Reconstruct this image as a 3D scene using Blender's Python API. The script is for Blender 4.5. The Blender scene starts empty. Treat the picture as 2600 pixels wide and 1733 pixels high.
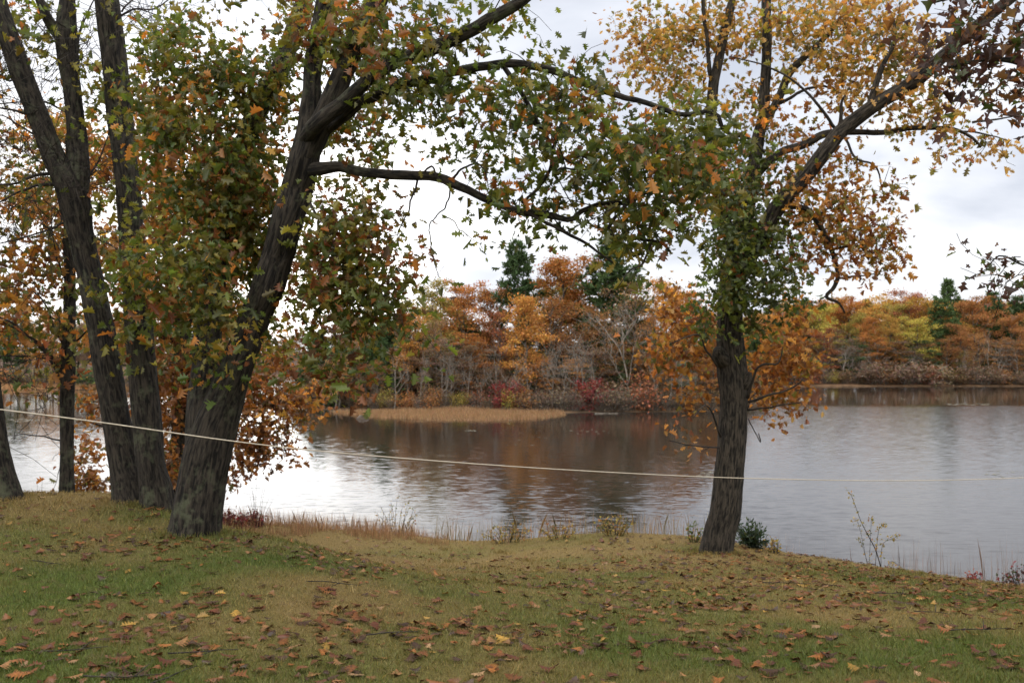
import bpy, math, random
import numpy as np
from mathutils import Vector

C = bpy.context.scene.collection
SC = bpy.context.scene
R = math.radians
rng = np.random.default_rng(11)
random.seed(5)

# ------------------------------------------------------------------ camera
F = 2497.0                       # focal length in photo pixels (2600 wide)
PITCH = math.atan(62 / F)
CAMZ = 5.0
cam_d = bpy.data.cameras.new('camera'); cam = bpy.data.objects.new('camera', cam_d); C.objects.link(cam)
cam.location = (0, 0, CAMZ); cam.rotation_euler = (math.pi / 2 + PITCH, 0, 0)
cam_d.angle = 2 * math.atan(1300 / F); cam_d.clip_end = 3000
cam_d.dof.use_dof = True; cam_d.dof.focus_distance = 7.5; cam_d.dof.aperture_fstop = 3.6
SC.camera = cam

def at(px, py, Y):
    """world point on the plane y = Y that the photo shows at pixel (px, py)"""
    a = (px - 1300) / F; b = -(py - 866.5) / F
    dy = math.cos(PITCH) - b * math.sin(PITCH); dz = math.sin(PITCH) + b * math.cos(PITCH)
    return np.array([a / dy * Y, Y, CAMZ + dz / dy * Y])

def to_px(p):
    x, y, z = p[0], p[1], p[2] - CAMZ
    f = y * math.cos(PITCH) + z * math.sin(PITCH); u = -y * math.sin(PITCH) + z * math.cos(PITCH)
    return 1300 + F * x / f, 866.5 - F * u / f

# ------------------------------------------------------------------ world, sun, exposure
SUN_AZ, SUN_EL = R(-26), R(38)   # azimuth from the view direction (+y), towards the left
w = bpy.data.worlds.new('World'); SC.world = w; w.use_nodes = True
nt = w.node_tree; nt.nodes.clear()
def N(nt, t, **kw):
    n = nt.nodes.new(t)
    for k, v in kw.items():
        if k.startswith('i_'): n.inputs[int(k[2:]) if k[2:].isdigit() else k[2:]].default_value = v
        else: setattr(n, k, v)
    return n
def math_n(nt, op, a, b=None, c=None, clamp=False):
    n = nt.nodes.new('ShaderNodeMath'); n.operation = op; n.use_clamp = clamp
    for i, v in enumerate((a, b, c)):
        if v is None: continue
        if isinstance(v, (int, float)): n.inputs[i].default_value = v
        else: nt.links.new(v, n.inputs[i])
    return n.outputs[0]
def ramp(nt, fac, stops, interp='LINEAR'):
    n = nt.nodes.new('ShaderNodeValToRGB'); n.color_ramp.interpolation = interp
    e = n.color_ramp.elements
    while len(e) < len(stops): e.new(0.5)
    for k, (p, c) in enumerate(stops):
        e[k].position = p; e[k].color = (*c, 1) if not isinstance(c, (int, float)) else (c, c, c, 1)
    nt.links.new(fac, n.inputs[0]); return n.outputs[0]
def mixc(nt, fac, a, b, blend='MIX'):
    n = nt.nodes.new('ShaderNodeMix'); n.data_type = 'RGBA'; n.blend_type = blend
    for i, v in ((0, fac), (6, a), (7, b)):
        if isinstance(v, (int, float)): n.inputs[i].default_value = v
        elif isinstance(v, tuple): n.inputs[i].default_value = (*v, 1)
        else: nt.links.new(v, n.inputs[i])
    return n.outputs[2]

tc = N(nt, 'ShaderNodeTexCoord')
sky = N(nt, 'ShaderNodeTexSky', sky_type='NISHITA', sun_disc=False, sun_elevation=SUN_EL, sun_rotation=SUN_AZ, dust_density=3.0)
bg1 = N(nt, 'ShaderNodeBackground'); bg1.inputs[1].default_value = 0.05; nt.links.new(sky.outputs[0], bg1.inputs[0])
sep = N(nt, 'ShaderNodeSeparateXYZ'); nt.links.new(tc.outputs['Generated'], sep.inputs[0])
zz = math_n(nt, 'MAXIMUM', sep.outputs[2], 0.0)
den = math_n(nt, 'ADD', zz, 0.22)
cx = math_n(nt, 'DIVIDE', sep.outputs[0], den); cy = math_n(nt, 'DIVIDE', sep.outputs[1], den)
cmb = N(nt, 'ShaderNodeCombineXYZ'); nt.links.new(cx, cmb.inputs[0]); nt.links.new(cy, cmb.inputs[1])
nz = N(nt, 'ShaderNodeTexNoise'); nz.inputs['Scale'].default_value = 1.7; nz.inputs['Detail'].default_value = 7; nz.inputs['Roughness'].default_value = 0.52
nz.inputs['Distortion'].default_value = 0.3
nt.links.new(cmb.outputs[0], nz.inputs['Vector'])
nf = math_n(nt, 'ADD', nz.outputs[0], math_n(nt, 'MULTIPLY', math_n(nt, 'SUBTRACT', 0.17, zz), 0.75))
cl = ramp(nt, nf, [(0.36, (0.54, 0.58, 0.67)), (0.50, (0.73, 0.76, 0.83)), (0.63, (0.90, 0.91, 0.935))])
dot = N(nt, 'ShaderNodeVectorMath', operation='DOT_PRODUCT'); nt.links.new(tc.outputs['Generated'], dot.inputs[0])
sd = Vector((math.sin(SUN_AZ) * math.cos(SUN_EL), math.cos(SUN_AZ) * math.cos(SUN_EL), math.sin(SUN_EL)))
BR_AZ, BR_EL = R(-15), R(7)      # bright break in the cloud low over the lake
dot.inputs[1].default_value = (math.sin(BR_AZ) * math.cos(BR_EL), math.cos(BR_AZ) * math.cos(BR_EL), math.sin(BR_EL))
dm = math_n(nt, 'MAXIMUM', dot.outputs['Value'], 0.0)
g1 = math_n(nt, 'MULTIPLY', math_n(nt, 'POWER', dm, 75.0), 2.5)
g2 = math_n(nt, 'MULTIPLY', math_n(nt, 'POWER', dm, 14.0), 0.05)
glow = mixc(nt, 1.0, cl, (1.0, 0.93, 0.80), 'MULTIPLY')
gv = N(nt, 'ShaderNodeVectorMath', operation='SCALE'); nt.links.new(glow, gv.inputs[0]); nt.links.new(math_n(nt, 'ADD', g1, g2), gv.inputs['Scale'])
tot = N(nt, 'ShaderNodeVectorMath', operation='ADD'); nt.links.new(cl, tot.inputs[0]); nt.links.new(gv.outputs[0], tot.inputs[1])
bg2 = N(nt, 'ShaderNodeBackground'); bg2.inputs[1].default_value = 0.435; # overcast zenith, boosted beyond nature above the frame to light the ground
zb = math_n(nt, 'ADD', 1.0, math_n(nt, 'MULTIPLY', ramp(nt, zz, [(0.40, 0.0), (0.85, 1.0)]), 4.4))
# added sky brightness behind the camera, unseen fill for the sides facing it
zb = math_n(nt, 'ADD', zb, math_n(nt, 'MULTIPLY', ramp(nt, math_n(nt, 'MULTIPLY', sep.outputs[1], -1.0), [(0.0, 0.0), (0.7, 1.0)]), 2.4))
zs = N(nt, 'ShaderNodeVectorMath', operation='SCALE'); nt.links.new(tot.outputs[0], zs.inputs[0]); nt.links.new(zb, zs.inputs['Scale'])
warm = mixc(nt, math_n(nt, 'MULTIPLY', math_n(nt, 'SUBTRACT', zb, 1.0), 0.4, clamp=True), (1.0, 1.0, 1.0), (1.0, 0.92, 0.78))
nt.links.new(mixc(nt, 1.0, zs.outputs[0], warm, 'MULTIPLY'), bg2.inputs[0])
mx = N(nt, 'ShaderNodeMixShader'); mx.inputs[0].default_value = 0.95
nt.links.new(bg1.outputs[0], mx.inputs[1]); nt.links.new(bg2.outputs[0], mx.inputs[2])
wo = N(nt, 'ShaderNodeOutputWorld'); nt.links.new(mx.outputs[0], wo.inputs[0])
w.cycles.sampling_method = 'MANUAL'; w.cycles.sample_map_resolution = 512

sun_d = bpy.data.lights.new('sun', 'SUN'); sun = bpy.data.objects.new('sun', sun_d); C.objects.link(sun)
sun_d.energy = 0.55; sun_d.angle = R(36); sun_d.color = (1, 0.93, 0.82)
sun.rotation_euler = (-sd).to_track_quat('-Z', 'Y').to_euler(); sun.location = (-20, 60, 40)

SC.view_settings.view_transform = 'Standard'; SC.view_settings.look = 'None'; SC.view_settings.gamma = 1
SC.view_settings.exposure = 1.5
SC.render.engine = 'CYCLES'
cy_ = SC.cycles
cy_.use_denoising = True; cy_.denoiser = 'OPENIMAGEDENOISE'; cy_.denoising_input_passes = 'RGB_ALBEDO_NORMAL'
cy_.max_bounces = 5; cy_.diffuse_bounces = 3; cy_.glossy_bounces = 3; cy_.transmission_bounces = 3
cy_.use_adaptive_sampling = True; cy_.adaptive_threshold = 0.015; cy_.sample_clamp_indirect = 4
cy_.caustics_reflective = False; cy_.caustics_refractive = False

# ------------------------------------------------------------------ helpers
def hash01(ix, iy, iz, seed):
    h = (ix.astype(np.int64) * 374761393 + iy.astype(np.int64) * 668265263 + iz.astype(np.int64) * 2147483647 + seed * 974634777) & 0xFFFFFFFF
    h = ((h ^ (h >> 13)) * 1274126177) & 0xFFFFFFFF
    h = ((h ^ (h >> 16)) * 2246822519) & 0xFFFFFFFF
    return ((h ^ (h >> 15)) & 0xFFFFFF) / float(0xFFFFFF)
def vnoise(x, y, z=None, seed=0):
    x = np.asarray(x, float); y = np.asarray(y, float); z = np.zeros_like(x) if z is None else np.asarray(z, float)
    ix, iy, iz = np.floor(x), np.floor(y), np.floor(z); fx, fy, fz = x - ix, y - iy, z - iz
    fx, fy, fz = (f * f * (3 - 2 * f) for f in (fx, fy, fz)); r = 0
    for a in (0, 1):
        for b in (0, 1):
            for c in (0, 1):
                r = r + hash01(ix + a, iy + b, iz + c, seed) * (fx if a else 1 - fx) * (fy if b else 1 - fy) * (fz if c else 1 - fz)
    return r
def fbm(x, y, z=None, seed=0, oct=3):
    r, amp, s = 0, 0.5, 1.0
    z = 0 * np.asarray(x, float) if z is None else z
    for k in range(oct):
        r = r + amp * vnoise(np.asarray(x) * s, np.asarray(y) * s, np.asarray(z) * s, seed + k); amp *= 0.5; s *= 2.03
    return r / (1 - 0.5 ** oct)
def sstep(a, b, x):
    t = np.clip((np.asarray(x, float) - a) / (b - a), 0, 1); return t * t * (3 - 2 * t)

def empty(name, loc, label=None, cat=None, group=None):
    o = bpy.data.objects.new(name, None); C.objects.link(o); o.location = loc; o.empty_display_size = 0.2
    if label: o['label'] = label
    if cat: o['category'] = cat
    if group: o['group'] = group
    return o
def tag(o, label=None, cat=None, group=None, kind=None):
    for k, v in (('label', label), ('category', cat), ('group', group), ('kind', kind)):
        if v: o[k] = v
    return o

def mesh_np(name, V, polys, mat, tint=None, vec=None, ptint=None, smooth=False):
    """V (n,3); polys = list of int arrays (m,k)"""
    me = bpy.data.meshes.new(name)
    V = np.asarray(V, np.float32)
    me.vertices.add(len(V)); me.vertices.foreach_set('co', V.ravel())
    loops = np.concatenate([np.asarray(p, np.int32).ravel() for p in polys])
    tot = np.concatenate([np.full(len(p), p.shape[1], np.int32) for p in polys])
    start = np.concatenate([[0], np.cumsum(tot)[:-1]]).astype(np.int32)
    me.loops.add(len(loops)); me.loops.foreach_set('vertex_index', loops)
    me.polygons.add(len(tot)); me.polygons.foreach_set('loop_start', start); me.polygons.foreach_set('loop_total', tot)
    if smooth: me.polygons.foreach_set('use_smooth', np.ones(len(tot), bool))
    if tint is not None:
        a = me.attributes.new('tint', 'FLOAT_COLOR', 'FACE')
        a.data.foreach_set('color', np.concatenate([tint, np.ones((len(tint), 1))], 1).astype(np.float32).ravel())
    if ptint is not None:
        a = me.attributes.new('tint', 'FLOAT_COLOR', 'POINT')
        a.data.foreach_set('color', np.concatenate([ptint, np.ones((len(ptint), 1))], 1).astype(np.float32).ravel())
    if vec is not None:
        a = me.attributes.new('bark_co', 'FLOAT_VECTOR', 'POINT'); a.data.foreach_set('vector', np.asarray(vec, np.float32).ravel())
    me.materials.append(mat); me.update(calc_edges=True); me.validate()
    return me
def obj(name, me, parent=None):
    o = bpy.data.objects.new(name, me); C.objects.link(o)
    if parent is not None: o.parent = parent
    return o

class Tubes:
    """collects tubes and makes one mesh"""
    def __init__(s): s.V, s.Q, s.T, s.B, s.n = [], [], [], [], 0
    def add(s, P, r, sides=8, amp=0.0, seed=0, wob=0.0, root=0.0):
        P = np.asarray(P, float); r = np.asarray(r, float); m = len(P)
        T = np.gradient(P, axis=0); T /= np.linalg.norm(T, axis=1, keepdims=True) + 1e-9
        u = np.array([1.0, 0, 0]) if abs(T[0][0]) < 0.8 else np.array([0, 1.0, 0])
        U = np.empty_like(P)
        for k in range(m):
            u = u - T[k] * np.dot(u, T[k]); u = u / (np.linalg.norm(u) + 1e-9); U[k] = u
        W = np.cross(T, U)
        th = np.arange(sides) * 2 * math.pi / sides
        L = np.concatenate([[0], np.cumsum(np.linalg.norm(np.diff(P, axis=0), axis=1))])
        c, sn = np.cos(th), np.sin(th)
        rr = np.repeat(r[:, None], sides, 1)
        if amp:
            bx, by, bz = rr * c, rr * sn, np.repeat(L[:, None], sides, 1)
            n1 = fbm(bx * 26, by * 26, bz * 3.2, seed, 3) - 0.5
            n2 = fbm(bx * 5, by * 5, bz * 1.6, seed + 9, 2) - 0.5
            rr = rr * (1 + wob * n2) + amp * n1
        if root:
            lob = fbm(np.cos(th) * 1.5, np.sin(th) * 1.5, 0 * th, seed + 40, 2); rr = rr * (1 + root * np.exp(-L / .20)[:, None] * (2.2 * (lob - .35))[None, :])
        V = P[:, None, :] + rr[..., None] * (c[None, :, None] * U[:, None, :] + sn[None, :, None] * W[:, None, :])
        B = np.stack([r[:, None] * c, r[:, None] * sn, np.repeat(L[:, None], sides, 1)], -1) + seed * 1.7
        base = s.n
        s.V.append(V.reshape(-1, 3)); s.B.append(B.reshape(-1, 3))
        i = np.arange(m - 1)[:, None] * sides; j = np.arange(sides)[None, :]; j2 = (j + 1) % sides
        s.Q.append((np.stack([i + j, i + j2, i + sides + j2, i + sides + j], -1).reshape(-1, 4) + base))
        s.n += m * sides
        s.V.append(P[[0, -1]]); s.B.append(np.array([[0, 0, 0], [0, 0, L[-1]]]) + seed * 1.7)
        j = np.arange(sides); j2 = (j + 1) % sides
        s.T.append(np.stack([np.full(sides, s.n), base + j2, base + j], -1))
        o2 = base + (m - 1) * sides
        s.T.append(np.stack([np.full(sides, s.n + 1), o2 + j, o2 + j2], -1)); s.n += 2
    def build(s, name, mat, parent=None, smooth=True):
        me = mesh_np(name, np.concatenate(s.V), [np.concatenate(s.Q), np.concatenate(s.T)], mat, vec=np.concatenate(s.B), smooth=smooth)
        return obj(name, me, parent)

def crom(P, n):
    """Catmull-Rom through rows of P (any width), n samples per span"""
    P = np.asarray(P, float)
    Q = np.concatenate([[2 * P[0] - P[1]], P, [2 * P[-1] - P[-2]]]); out = []
    for k in range(1, len(Q) - 2):
        t = np.linspace(0, 1, n, endpoint=False)[:, None]
        a, b, c, d = Q[k - 1], Q[k], Q[k + 1], Q[k + 2]
        out.append(0.5 * (2 * b + (c - a) * t + (2 * a - 5 * b + 4 * c - d) * t ** 2 + (3 * b - 3 * c + d - a) * t ** 3))
    out.append(P[-1:]); return np.concatenate(out)
def resample(P, r, step):
    L = np.concatenate([[0], np.cumsum(np.linalg.norm(np.diff(P, axis=0), axis=1))])
    n = max(3, int(L[-1] / step) + 1); t = np.linspace(0, L[-1], n)
    return np.stack([np.interp(t, L, P[:, k]) for k in range(3)], 1), np.interp(t, L, r)

# leaf templates: x across, y along, unit length, the two halves folded along the midrib
HALF = np.array([(0.035, 0.10), (0.20, 0.10), (0.10, 0.24), (0.40, 0.33), (0.13, 0.46), (0.42, 0.66), (0.14, 0.70), (0.19, 0.87)])
def leaf_template(half=HALF, fold=0.28, bend=0.18):
    n = len(half)
    V = [(0, 0), (0, 1.0)] + [tuple(p) for p in half] + [(-a, b) for a, b in half]
    V = np.array([(x, y, abs(x) * fold - bend * (y - 0.45) ** 2) for x, y in V])
    A = [0] + list(range(2, 2 + n)) + [1]; B = [1] + list(range(2 + 2 * n - 1, 2 + n - 1, -1)) + [0]
    return V, np.array([A, B])
LEAF = leaf_template()
H2 = np.array([(0.22, 0.14), (0.10, 0.30), (0.40, 0.52), (0.13, 0.68)])
LEAF2 = leaf_template(H2, 0.3, 0.2)
VAR = {id(LEAF): [LEAF, leaf_template(HALF * [1.15, 1], .65, .5), leaf_template(HALF * [.8, 1.05], -.35, -.3), leaf_template(HALF * [.95, .95], .9, .9)],
       id(LEAF2): [LEAF2, leaf_template(H2 * [1.15, 1], .7, .5), leaf_template(H2 * [.8, 1], -.4, -.3), leaf_template(H2, 1.0, .9)]}
CARD = (np.array([(-.45, -.2, 0.05), (0, -.5, -.06), (.5, -.12, .08), (.2, .18, -.03), (.3, .5, 0.1), (-.2, .42, -.08), (-.12, .1, 0.04)]), np.array([[0, 1, 2, 3, 4, 5, 6]]))
NEEDLE = (np.array([(-.05, 0, 0), (.05, 0, 0), (.16, .8, .04), (0, 1, 0.1), (-.14, .75, -.03)]), np.array([[0, 1, 2, 3, 4]]))
def rand_frames(n, up=0.0, axis=None, g=rng):
    """rotation matrices; columns x, y (leaf axis), z (normal); up biases the normal upwards, axis biases y"""
    z = g.normal(size=(n, 3)); z /= np.linalg.norm(z, axis=1, keepdims=True)
    z[:, 2] += up; z /= np.linalg.norm(z, axis=1, keepdims=True)
    y = g.normal(size=(n, 3))
    if axis is not None: y = y + axis
    y -= z * np.sum(y * z, 1, keepdims=True); y /= np.linalg.norm(y, axis=1, keepdims=True) + 1e-9
    x = np.cross(y, z)
    return np.stack([x, y, z], -1)
def scatter(tmpl, pos, M, size, tint):
    TV, TF = tmpl; n, k = len(pos), len(TV)
    V = np.einsum('nij,kj->nki', M, TV) * np.asarray(size)[:, None, None] + pos[:, None, :]
    Fc = (TF[None] + (np.arange(n) * k)[:, None, None]).reshape(-1, TF.shape[1])
    return V.reshape(-1, 3), Fc, np.repeat(tint, len(TF), 0)

# ------------------------------------------------------------------ materials
def new_mat(name):
    m = bpy.data.materials.new(name); m.use_nodes = True; t = m.node_tree; t.nodes.clear()
    out = t.nodes.new('ShaderNodeOutputMaterial'); return m, t, out
def leaf_mat(name, use_obj=False, transl=0.4, gloss=0.06, rough=0.4):
    m, t, out = new_mat(name)
    a = N(t, 'ShaderNodeAttribute', attribute_name='tint'); col = a.outputs['Color']
    if use_obj:
        oi = N(t, 'ShaderNodeObjectInfo'); col = mixc(t, 1.0, col, oi.outputs['Color'], 'MULTIPLY')
    d = N(t, 'ShaderNodeBsdfDiffuse'); tr = N(t, 'ShaderNodeBsdfTranslucent'); gl = N(t, 'ShaderNodeBsdfGlossy'); gl.inputs['Roughness'].default_value = rough
    t.links.new(col, d.inputs[0]); t.links.new(mixc(t, 1.0, col, (1.25, 1.1, 0.7), 'MULTIPLY'), tr.inputs[0])
    m1 = N(t, 'ShaderNodeMixShader'); m1.inputs[0].default_value = transl; t.links.new(d.outputs[0], m1.inputs[1]); t.links.new(tr.outputs[0], m1.inputs[2])
    m2 = N(t, 'ShaderNodeMixShader'); m2.inputs[0].default_value = gloss; t.links.new(m1.outputs[0], m2.inputs[1]); t.links.new(gl.outputs[0], m2.inputs[2])
    t.links.new(m2.outputs[0], out.inputs[0]); return m
M_leaf = leaf_mat('leaf', transl=0.56, gloss=0.025, rough=0.5)
M_farleaf = leaf_mat('far_leaf', True, 0.3, 0.0)
M_blade = leaf_mat('grass_blade', transl=0.3, gloss=0.02)
def bark_mat(name, dark, light, lichen, scale=1.0, lich=0.62, bump=0.03):
    m, t, out = new_mat(name)
    a = N(t, 'ShaderNodeAttribute', attribute_name='bark_co')
    mp = N(t, 'ShaderNodeMapping'); mp.inputs['Scale'].default_value = (34 * scale, 34 * scale, 6.0 * scale); t.links.new(a.outputs['Vector'], mp.inputs[0])
    n1 = N(t, 'ShaderNodeTexNoise'); n1.inputs['Scale'].default_value = 1.0; n1.inputs['Detail'].default_value = 6; n1.inputs['Roughness'].default_value = 0.6; n1.inputs['Distortion'].default_value = 0.6
    t.links.new(mp.outputs[0], n1.inputs['Vector'])
    n2 = N(t, 'ShaderNodeTexNoise'); n2.inputs['Scale'].default_value = 3.2 * scale; n2.inputs['Detail'].default_value = 5; n2.inputs['Roughness'].default_value = 0.65
    t.links.new(a.outputs['Vector'], n2.inputs['Vector'])
    n3 = N(t, 'ShaderNodeTexNoise'); n3.inputs['Scale'].default_value = 17 * scale; n3.inputs['Detail'].default_value = 4
    t.links.new(a.outputs['Vector'], n3.inputs['Vector'])
    base = ramp(t, n1.outputs[0], [(0.40, dark), (0.60, light)])
    lf = ramp(t, math_n(t, 'ADD', math_n(t, 'MULTIPLY', n2.outputs[0], 0.7), math_n(t, 'MULTIPLY', n3.outputs[0], 0.3)), [(lich - 0.09, 0.0), (lich + 0.02, 0.75)])
    col = mixc(t, lf, base, lichen)
    b = N(t, 'ShaderNodeBump'); b.inputs['Strength'].default_value = 1.0; b.inputs['Distance'].default_value = bump
    t.links.new(n1.outputs[0], b.inputs['Height'])
    p = N(t, 'ShaderNodeBsdfPrincipled'); p.inputs['Roughness'].default_value = 0.9; p.inputs['Specular IOR Level'].default_value = 0.2
    t.links.new(col, p.inputs['Base Color']); t.links.new(b.outputs[0], p.inputs['Normal']); t.links.new(p.outputs[0], out.inputs[0]); return m
M_bark = bark_mat('bark', (0.003, 0.0025, 0.002), (0.033, 0.027, 0.0205), (0.058, 0.063, 0.038))
M_bark_plain = bark_mat('bark_brown', (0.004, 0.0034, 0.0027), (0.044, 0.036, 0.027), (0.06, 0.063, 0.036), lich=0.72)
M_twig = bark_mat('twig_bark', (0.010, 0.008, 0.007), (0.034, 0.028, 0.023), (0.1, 0.1, 0.08), lich=0.8, bump=0.002)
M_farbark = bark_mat('far_bark', (0.045, 0.038, 0.031), (0.135, 0.115, 0.095), (0.25, 0.24, 0.21), 0.3, bump=0.02)
M_palebark = bark_mat('pale_bark', (0.10, 0.085, 0.072), (0.23, 0.20, 0.17), (0.28, 0.26, 0.22), 0.3, bump=0.02)

def simple_mat(name, col, rough=0.8, var=0.25, scale=20):
    m, t, out = new_mat(name)
    tcn = N(t, 'ShaderNodeTexCoord'); n = N(t, 'ShaderNodeTexNoise'); n.inputs['Scale'].default_value = scale; n.inputs['Detail'].default_value = 4
    t.links.new(tcn.outputs['Object'], n.inputs['Vector'])
    c = ramp(t, n.outputs[0], [(0.3, tuple(v * (1 - var) for v in col)), (0.7, tuple(v * (1 + var) for v in col))])
    p = N(t, 'ShaderNodeBsdfPrincipled'); p.inputs['Roughness'].default_value = rough
    t.links.new(c, p.inputs['Base Color']); t.links.new(p.outputs[0], out.inputs[0]); return m
M_rope = simple_mat('rope', (0.30, 0.26, 0.20), 0.7, 0.15, 60)
M_wood = simple_mat('weathered_wood', (0.42, 0.40, 0.38), 0.8)
M_mud = simple_mat('mud', (0.05, 0.035, 0.025), 0.9)

# ------------------------------------------------------------------ terrain
LAKE = np.array([(-420, 19), (-60, 21), (-10, 22), (0, 21.5), (10, 20.5), (60, 19), (420, 15), (440, 150), (300, 232), (180, 236), (120, 239), (62, 236), (48, 262), (24, 330),
                 (-20, 420), (-70, 452), (-118, 448), (-100, 380), (-72, 300), (-58, 240), (-70, 207), (-110, 199), (-260, 186), (-430, 180)], float)
ISLE = np.array([(-30, 124), (-24, 114), (-18, 104), (-13, 95.5), (-8, 91.5), (-3, 89.5), (1.5, 91.5), (4.5, 98), (8, 106), (15, 106.5), (21, 107), (29, 112), (38, 135), (32, 165), (0, 175), (-28, 160), (-35, 136)], float)
def poly_sd(P, x, y):
    """signed distance to polygon, positive inside"""
    x = np.asarray(x, float); y = np.asarray(y, float); d = np.full(x.shape, 1e18); ins = np.zeros(x.shape, bool)
    for k in range(len(P)):
        a, b = P[k], P[(k + 1) % len(P)]; e = b - a
        t = np.clip(((x - a[0]) * e[0] + (y - a[1]) * e[1]) / (e @ e), 0, 1)
        d = np.minimum(d, (x - a[0] - t * e[0]) ** 2 + (y - a[1] - t * e[1]) ** 2)
        cond = (a[1] > y) != (b[1] > y)
        xi = a[0] + (y - a[1]) / (e[1] if e[1] else 1e-9) * e[0]
        ins ^= cond & (x < xi)
    return np.where(ins, 1, -1) * np.sqrt(d)
def lawn_z(x, y):
    x = np.asarray(x, float); y = np.asarray(y, float)
    base = 3.42 - 1.2 * sstep(3.2, 16.3, y) - 0.10 * np.clip(x - 3.2, 0, 9) * sstep(8, 14, y)
    base = base - 0.2 * np.exp(-((x + 0.5) / 1.7) ** 2) * sstep(11, 16, y)
    s = sstep(0.4, -2.95, x + 0.535 * (y - 10) + 0.315 * np.sqrt((y - 10) ** 2 + 0.5)) * sstep(15.2, 12.6, y)
    bump = 0.10 * sstep(-3.4, -4.6, x) * sstep(10.4, 11.6, y)
    z = base * (1 - s) + (3.42 + bump - 0.02 * np.clip(y - 4, 0, 8)) * s
    edge = 16.8 - 0.36 * np.clip(x + 0.5, -1, 11) + 0.5 * np.sin(x * 0.7)
    z = z - 3.4 * sstep(0, 6.5, y - edge)
    return z + 0.05 * (fbm(x * 0.7, y * 0.7, seed=3) - 0.5) * sstep(0, 5, np.abs(y)) + 0.03 * (fbm(x * 3, y * 3, seed=4) - 0.5)
def land_z(x, y):
    x = np.asarray(x, float); y = np.asarray(y, float)
    d = -poly_sd(LAKE, x, y); di = poly_sd(ISLE, x, y)
    n = fbm(x * 0.03, y * 0.03, seed=21)
    far = np.where(d > 0, 0.10 * np.minimum(d, 6) + 0.05 * np.clip(d - 6, 0, 50) + 0.04 * np.clip(d - 56, 0, 260) * (0.6 + 0.8 * n), 0.25 * d)
    isl = np.where(di > 0, 0.025 * np.minimum(di, 9) + 0.11 * np.clip(di - 9, 0, 10) + .02 * np.clip(di - 19, 0, 20), 0.25 * di)
    z = np.maximum(np.maximum(far, isl), -2.5) + 0.15 * (fbm(x * 0.25, y * 0.25, seed=8) - 0.5)
    return np.where(y < 60, np.minimum(np.where(d > 0, 0.4 * np.minimum(d, 6.0), 0.25 * np.maximum(d, -10)), 2.4), z)

def grid(xs, ys, zf):
    X, Y = np.meshgrid(xs, ys); Z = zf(X, Y); nx, ny = len(xs), len(ys)
    i = np.arange(ny - 1)[:, None] * nx + np.arange(nx - 1)[None]
    q = np.stack([i, i + 1, i + nx + 1, i + nx], -1).reshape(-1, 4)
    return np.stack([X, Y, Z], -1).reshape(-1, 3), q

def patch(x, y):
    """0 = straw coloured dry grass, 1 = green grass"""
    n = fbm(np.asarray(x) * 0.75, np.asarray(y) * 0.8, seed=31, oct=4)
    g = 0.30 - 0.06 * (np.asarray(y) - 7.0) + 0.02 * np.abs(np.asarray(x))
    for (px, py, r) in ((-2.9, 7.4, .55), (-2.3, 6.9, .6), (-2.1, 8.6, .35), (0.5, 6.0, .6), (2.4, 5.8, .6), (3.2, 8.2, .5), (-3.0, 5.6, .8)):
        g = g + 0.28 * np.exp(-((x - px) ** 2 / (r * 1.5) ** 2 + (y - py) ** 2 / r ** 2))
    return np.clip((n - 0.5) * 1.8 + g * .9 + 0.16, 0, 1)
STRAW = np.array([0.182, 0.130, 0.052]); GREEN = np.array([0.072, 0.096, 0.022]); BROWN = np.array([0.115, 0.075, 0.042])

m, t, out = new_mat('lawn_ground')
a = N(t, 'ShaderNodeAttribute', attribute_name='tint'); tcn = N(t, 'ShaderNodeTexCoord')
n1 = N(t, 'ShaderNodeTexNoise'); n1.inputs['Scale'].default_value = 55; n1.inputs['Detail'].default_value = 6; n1.inputs['Roughness'].default_value = 0.7; t.links.new(tcn.outputs['Object'], n1.inputs['Vector'])
n2 = N(t, 'ShaderNodeTexNoise'); n2.inputs['Scale'].default_value = 6; n2.inputs['Detail'].default_value = 5; t.links.new(tcn.outputs['Object'], n2.inputs['Vector'])
c1 = mixc(t, 1.0, a.outputs['Color'], ramp(t, n1.outputs[0], [(0.3, 0.45), (0.7, 1.35)]), 'MULTIPLY')
c1 = mixc(t, ramp(t, n2.outputs[0], [(0.52, 0.0), (0.72, 0.55)]), c1, tuple(BROWN))
b = N(t, 'ShaderNodeBump'); b.inputs['Distance'].default_value = 0.03; t.links.new(n1.outputs[0], b.inputs['Height'])
p = N(t, 'ShaderNodeBsdfPrincipled'); p.inputs['Roughness'].default_value = 1.0; p.inputs['Specular IOR Level'].default_value = 0.05
t.links.new(c1, p.inputs['Base Color']); t.links.new(b.outputs[0], p.inputs['Normal']); t.links.new(p.outputs[0], out.inputs[0]); M_lawn = m
xs = np.concatenate([np.arange(-40, -14, 0.5), np.arange(-14, 14, 0.11), np.arange(14, 40.1, 0.5)])
ys = np.concatenate([np.arange(-30, 2, 0.6), np.arange(2, 25, 0.11)])
V, q = grid(xs, ys, lawn_z)
pt = patch(V[:, 0], V[:, 1])[:, None]
o = obj('lawn', mesh_np('lawn', V, [q], M_lawn, ptint=STRAW * (1 - pt) * 0.85 + GREEN * pt * 0.85, smooth=True)); tag(o, kind='structure')

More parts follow.
